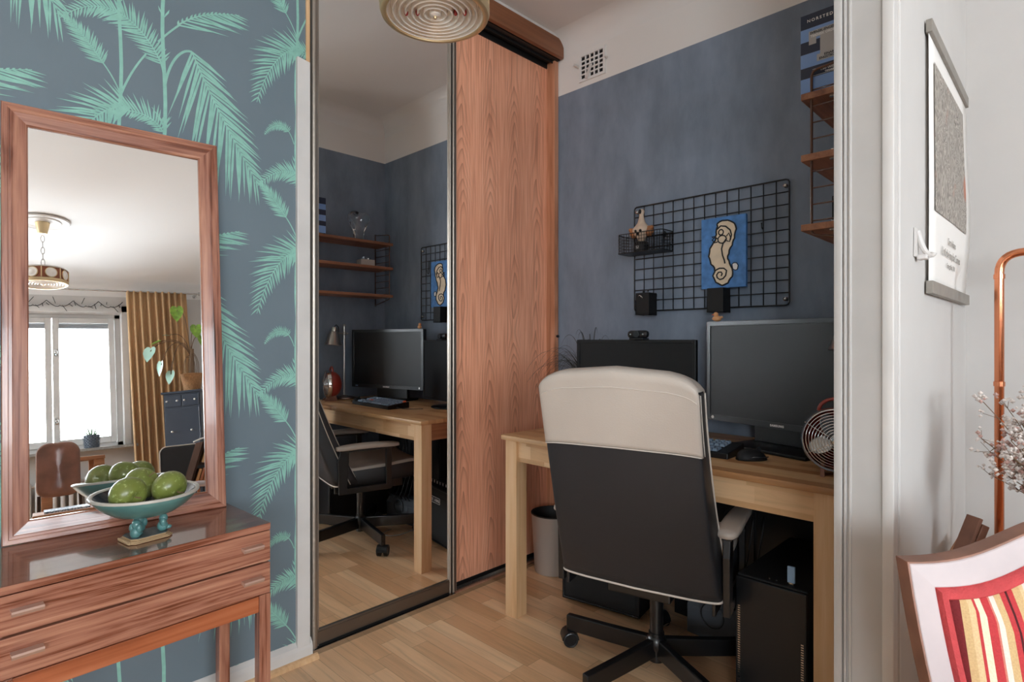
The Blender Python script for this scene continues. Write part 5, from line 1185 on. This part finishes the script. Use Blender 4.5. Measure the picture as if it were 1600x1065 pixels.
for k in range(9):
    x0 = -.05 + k * .105; z0 = 2.42 + .05 * (k % 2); x1_, z1_ = x0 + .105, 2.42 + .05 * ((k + 1) % 2); lt.tube(bez([(x0, -3.452, z0), (x0 + .03, -3.445, z0 - .03), (x1_ - .03, -3.445, z1_ - .04), (x1_, -3.452, z1_)], 8), .0035, 6)
    for q in range(2): xx = x0 + .05 * q + .02; zz = 2.42 + .02 * q; lt.tube([(xx, -3.45, zz), (xx + random.uniform(-.04, .05), -3.445, zz + random.uniform(.02, .07) * (1 if k % 2 else -1))], .003, 5)
tag(obj('light_string', lt, 'wire', smooth=2), 'dark twig-like string of lights fixed along the wall over the window', 'string lights')
# cabinet
cb = thing('secretary_cabinet', 'glossy blue-black cabinet with small knobs in front of the ochre curtain', 'cabinet', (1.168, -3.0, 0), R(30))
CW, CD, CH = .345, .24, 1.435
b = B(); b.box(0, CW, -CD, -.008, .03, CH - .02); b.box(.02, CW - .02, -CD + .03, -.03, 0, .03); cbb = obj('carcass', b, 'darkcab', cb)
obj('cabinet_top', B().box(-.018, CW + .018, -CD, .018, CH - .02, CH + .003, bev=.004), 'darkcab', cb)
def knobb(x, z, par):
    b = B(); b.lathe([(.005, 0), (.004, .010), (.010, .020), (.010, .024), (.002, .027)], 14, mat=Matrix.Translation(V(x, .008, z)) @ Matrix.Rotation(R(-90), 4, 'X')); obj('knob', b, 'steel', par, smooth=True)
for x0, x1_, z0, z1_, nm in ((.012, CW / 2 - .004, 1.285, 1.395, 'drawer'), (CW / 2 + .004, CW - .012, 1.285, 1.395, 'drawer'), (.012, CW - .012, .885, 1.265, 'flap_door'), (.012, CW - .012, .62, .865, 'drawer'), (.012, CW - .012, .34, .60, 'drawer'), (.012, CW - .012, .06, .32, 'drawer')):
    b = B(); b.box(x0, x1_, -.010, .008, z0, z1_, bev=.003); d = obj(nm, b, 'darkcab', cb); zz = (z0 + z1_) / 2 - (.04 if nm == 'flap_door' else 0)
    if x1_ - x0 < .2: knobb(x0 + .03, zz, d); knobb(x1_ - .03, zz, d)
    else: knobb(x0 + .07, zz, d); knobb(x1_ - .07, zz, d)
# potted climbing plant in a wicker basket
bp_ = thing('potted_plant', 'arching heart-leaved plant in a wicker basket on the dark cabinet', 'plant', (1.43, -2.99, CH + .004))
b = B(); b.lathe([(.070, 0), (.075, .004), (.102, .165), (.108, .170), (.104, .178), (.096, .172), (.090, .150)], 32); wb = obj('wicker_basket', b, 'wicker', bp_, smooth=True)
b = B(); b.tube(bez([(-.098, 0, .168), (-.125, 0, .23), (-.07, 0, .22), (-.092, 0, .170)], 10), .006, 8); obj('basket_handle', b, 'wicker', wb, smooth=2)
b = B(); b.lathe([(.094, .160), (.001, .165)], 24, cap=False); obj('soil', b, 'darkwood', bp_)
b = B(); b.cyl((0, 0, .12), (.012, 0, .44), .026, 14, .020); obj('moss_pole', b, 'stem', bp_, smooth=True)
tgt = [(-.12, .05, .79), (-.29, .05, .46), (-.37, .08, .36), (-.28, .08, .22), (-.20, .09, .12), (.10, .03, .50), (.05, .06, .60), (-.20, .02, .53)]
b = B(); lv = []
for i, (x, y, z) in enumerate(tgt):
    up = max(z + .06, .52); p = bez([(0, 0, .36), (x * .25, y * .3, up + .08), (x * .8, y * .9, up), (x, y, z + .05)], 14); b.tube(p, .0042, 6); lv.append((V(x, y, z + .05), i))
for k in range(7): a = k * .9; b.tube(bez([(0, 0, .42 - .02 * k), (.05 * math.cos(a), .05 * math.sin(a), .40), (.09 * math.cos(a), .09 * math.sin(a), .28), (.06 * math.cos(a), .06 * math.sin(a), .16)], 10), .003, 5)
obj('stems', b, 'stem', bp_, smooth=2)
def heart(mat4, s, back):
    b = B(); o_ = [(0, -1.0), (.28, -.62), (.46, -.22), (.46, .12), (.30, .34), (.12, .36), (0, .24), (-.12, .36), (-.30, .34), (-.46, .12), (-.46, -.22), (-.28, -.62)]
    f = [b.bm.verts.new(mat4 @ V(x * s, abs(x) * s * .25 + y * y * s * .12, y * s)) for x, y in o_]; c0 = b.bm.verts.new(mat4 @ V(0, -.03 * s, .05 * s))
    for i in range(len(f)): b.bm.faces.new((f[i], f[(i + 1) % len(f)], c0))
    bmesh.ops.solidify(b.bm, geom=list(b.bm.faces), thickness=.0012); return obj('leaf', b, back, bp_, smooth=2)
M['leafpale'] = flat('pale_leaf_underside', lin('A9CFC0'), .4)
for (p, i), s, rz_, rx_, mt in zip(lv, (.13, .10, .13, .12, .11, .10, .12, .10), (10, 60, 40, 70, 50, -20, 10, 30), (5, 60, 20, 5, 10, 5, 15, 75), ('leaf', 'leaf', 'leafpale', 'leafpale', 'leafpale', 'leaf', 'leaf', 'leafsage')):
    heart(Matrix.Translation(p) @ Matrix.Rotation(R(rz_), 4, 'Z') @ Matrix.Rotation(R(rx_), 4, 'X'), s, mt)
# sill pot
sp_ = thing('sill_plant', 'succulent in a studded grey pot on the stone window sill', 'plant', (.600, -3.40, WZ[0] - .002))
b = B(); b.lathe([(.052, 0), (.058, .004), (.066, .125), (.064, .130), (.058, .125)], 32)
for k in range(8):
    for q in range(16): a = 2 * PI * (q + .5 * (k % 2)) / 16; r = .057 + .009 * k / 8; b.lathe([(.007, 0), (.001, .012)], 5, mat=Matrix.Translation(V(r * math.cos(a), r * math.sin(a), .012 + k * .0145)) @ Matrix.Rotation(a, 4, 'Z') @ Matrix.Rotation(R(90), 4, 'Y'))
obj('studded_pot', b, 'potgrey', sp_)
for k, (dx, dy, h_) in enumerate(((0, 0, .13), (.035, .01, .09), (-.03, .01, .10), (-.045, -.01, .05), (.05, -.005, .06))):
    b = B(); p = bez([(dx * .3, dy * .3, .11), (dx * .8, dy, .11 + h_ * .6), (dx * 1.3, dy, .12 + h_)], 8); b.tube(p, .01, 8, radii=[.009 * (1 - .8 * (i / 8) ** 1.5) for i in range(9)]); obj('leaf', b, 'leafsage', sp_, smooth=2)
# brown shell chair
bc = thing('shell_chair', 'worn brown leather-covered chair with a rounded back below the window', 'chair', (.31, -1.78, 0), R(0))
def shell(parent, x0, x1, z0, z1, y, mat, th=.028, curve=.03, edge=None, r=.07, topbow=.015):
    b = B(); xm, hw_ = (x0 + x1) / 2, (x1 - x0) / 2; pts = []
    for cx, cz, a0_ in ((x1 - r, z0 + r, -PI / 2), (x1 - r, z1 - r, 0), (x0 + r, z1 - r, PI / 2), (x0 + r, z0 + r, PI)):
        for i in range(7): a = a0_ + PI / 2 * i / 6; pts.append((cx + r * math.cos(a), cz + r * math.sin(a)))
    pts = [(x, z + (topbow * (1 - ((x - xm) / hw_) ** 2) if z > (z0 + z1) / 2 else 0)) for x, z in pts]
    def P(x, z, d): return V(x, y - curve * (1 - ((x - xm) / hw_) ** 2) + d, z)
    zc2 = (z0 + z1) / 2
    def ring(f, d): return [P(xm + (x - xm) * f, zc2 + (z - zc2) * f, d) for x, z in pts]
    b.rings([ring(.05, th * .5)] + [ring(f, th * .5) for f in (.3, .6, .85)] + [ring(.96, th * .4), ring(1, 0), ring(.96, -th * .4)] + [ring(f, -th * .5) for f in (.85, .6, .3, .05)])
    o_ = obj('backrest', b, mat, parent, smooth=2)
    if edge: b = B(); b.tube(ring(.99, th * .45), .004, 6, closed=True); obj('edge_piping', b, edge, o_, smooth=2)
    return o_
shell(bc, -.135, .125, .60, .985, 0, 'leatherbrown')
b = B(); b.box(-.17, .17, -.36, .02, .42, .465, bev=.02); obj('seat', b, 'leatherbrown', bc, smooth=2)
for x, y in ((-.15, -.33), (.15, -.33), (-.12, .0), (.12, .0)): b = B(); b.tube([(x, y, .62 if y == 0 else .43), (x * 1.1, y * 1.1 + (.0 if y else .03), 0)], .010, 10); obj('leg', b, 'darkwood', bc, smooth=2)
# black chair with pale piping
kc = thing('dining_chair', 'black upholstered chair with white piping beside the ochre curtain', 'chair', (1.06, -1.62, 0), R(0))
shell(kc, -.135, .22, .60, .872, 0, 'leather', edge='creamseam', r=.05, topbow=.006)
b = B(); b.box(-.17, .24, -.42, .04, .54, .585, bev=.01); obj('seat', b, 'tablewood', kc)
for x, y in ((-.15, -.38), (.2, -.38), (-.14, .0), (.21, .0)): b = B(); b.tube([(x, y, .60 if y == 0 else .55), (x * 1.05, y * 1.05, 0)], .012, 10); obj('leg', b, 'tablewood', kc, smooth=2)
# wooden table
tt = thing('dining_table', 'teak table end standing behind the brown shell chair by the window', 'table', (.60, -2.6, 0))
obj('table_top', B().box(-.40, .02, -.35, .40, .845, .875, bev=.004), 'tablewood', tt)
for x in (-.36, -.02):
    for y in (-.31, .36): obj('leg', B().box(x - .035, x + .035, y - .035, y + .035, 0, .845, bev=.003), 'tablewood', tt)
# rack with paperbacks
rk = thing('book_rack', 'dark slanting wooden rack of paperbacks at the right of the leaning mirror view', 'bookshelf', (1.04, -.80, 0))
lx = lambda z: -.065 + .105 * (z - .55) / .32
b = B()
b.prism([(lx(0) - .002, 0, 0), (lx(0) + .012, 0, 0), (lx(.87) + .012, 0, .87), (lx(.87) - .002, 0, .87)], (0, -.24, 0)); obj('side_panel', b, 'darkwood', rk)
b = B(); b.prism([(lx(0) + .30, 0, 0), (lx(0) + .32, 0, 0), (lx(.87) + .32, 0, .87), (lx(.87) + .30, 0, .87)], (0, -.24, 0)); obj('side_panel', b, 'darkwood', rk)
for z in (.06, .32, .575, .725, .862):
    obj('rack_shelf', B().box(lx(z) + .01, lx(z) + .305, -.24, 0, z - .012, z), 'darkwood', rk)
pbc = ['C09060', 'A86A48', 'B87A50', 'C8A070', '9A5A40', 'B08860', 'C07A4A', '8A5A44']
for ti, (z, hh, nm) in enumerate(((.5755, .12, 'lower'), (.7255, .105, 'upper'))):
    for k in range(7):
        x0 = lx(z) + .030 + k * .0235; bt = thing('paperback', 'brown paperback, %s from the slanting side panel, %s row of the dark rack' % (('first', 'second', 'third', 'fourth', 'fifth', 'sixth', 'seventh')[k], nm), 'book', (1.04 + x0, -.80, z), rot=(0, math.atan(.105 / .32), 0), group='paperbacks in the %s row of the rack' % nm)
        mt = M.get('pb%d' % ((k + ti * 3) % 8)) or flat('paperback_cover_%d' % k, lin(pbc[(k + ti * 3) % 8]), .6); M['pb%d' % ((k + ti * 3) % 8)] = mt
        b = B(); b.box(0, .0012, -.13, -.012, .006, hh); b.box(.0178, .019, -.13, -.012, .006, hh); b.box(0, .019, -.0132, -.012, .006, hh); obj('cover', b, mt, bt)
        obj('pages', B().box(.0013, .0177, -.128, -.0135, .007, hh - .002), 'papersheet', bt)
lamp2 = thing('white_figurine', 'small white ceramic figurine on top of the slanting dark rack', 'figurine', (1.13, -.86, .8625))
b = B(); b.lathe([(.022, 0), (.024, .004), (.016, .02), (.012, .035), (.018, .05), (.010, .065), (.001, .07)], 20); obj('figurine_body', b, 'papersheet', lamp2, smooth=2); b = B(); b.tube(bez([(-.01, 0, .04), (-.06, 0, .03), (-.10, 0, .012)], 8), .005, 8); obj('figurine_arm', b, 'papersheet', lamp2, smooth=2)
# bench with patterned paper, radiator
bn2 = thing('low_bench', 'low wooden bench in front of the brown shell chair', 'bench', (.42, -.98, 0))
obj('bench_top', B().box(-.26, .30, -.20, .18, .515, .54, bev=.004), 'tablewood', bn2)
for x in (-.22, .26):
    for y in (-.16, .14): obj('leg', B().box(x - .018, x + .018, y - .018, y + .018, 0, .515), 'tablewood', bn2)
def patt():
    t = NT('blue_white_pattern'); tc = t.n('TexCoord'); v = t.n('TexVoronoi', i_Scale=60.0); v.feature = 'DISTANCE_TO_EDGE'; t.l(tc.outputs['Object'], v.inputs['Vector'])
    t.l(t.ramp(v.outputs['Distance'], [(.05, lin('5F6E84')), (.16, lin('D9DEE4'))]), t.b.inputs['Base Color']); t.b.inputs['Roughness'].default_value = .5; return t.m
M['pattern'] = patt()
tag(obj('patterned_magazine', B().box(.215, .44, -1.13, -.86, .5405, .552, bev=.001), 'pattern'), 'blue and white patterned magazine lying on the low bench', 'magazine')
ra = thing('radiator', 'white ribbed radiator below the window', 'radiator', (.2, -3.36, .14))
for k in range(22):
    x = -.75 + k * .062; b = B(); b.box(x - .018, x + .018, -3.43, -3.34, .16, .70, bev=.012); obj('rib', b, 'trimw', ra, world=True, smooth=True)
b = B(); b.cyl((-.80, -3.385, .20), (.60, -3.385, .20), .016, 12); b.cyl((-.80, -3.385, .66), (.60, -3.385, .66), .016, 12); b.cyl((-.70, -3.385, .0), (-.70, -3.385, .2), .012, 10); b.cyl((.53, -3.385, .0), (.53, -3.385, .2), .012, 10); obj('pipe', b, 'trimw', ra, world=True, smooth=True)

bcb = thing('added_dark_cabinet', 'black low cabinet added against the back wall to darken the space under the desk', 'cabinet', (2.16, .43, 0))  # cabinet made up around faint edges, added to darken the under-desk space
obj('cabinet_body', B().box(2.165, 2.308, .52, 1.19, .0, .60, bev=.003), 'matteblack', bcb, world=True)
for y0, y1 in ((.525, .85), (.86, 1.185)): obj('cabinet_door', B().box(2.157, 2.165, y0, y1, .01, .59, bev=.002), 'plastic', bcb, world=True)
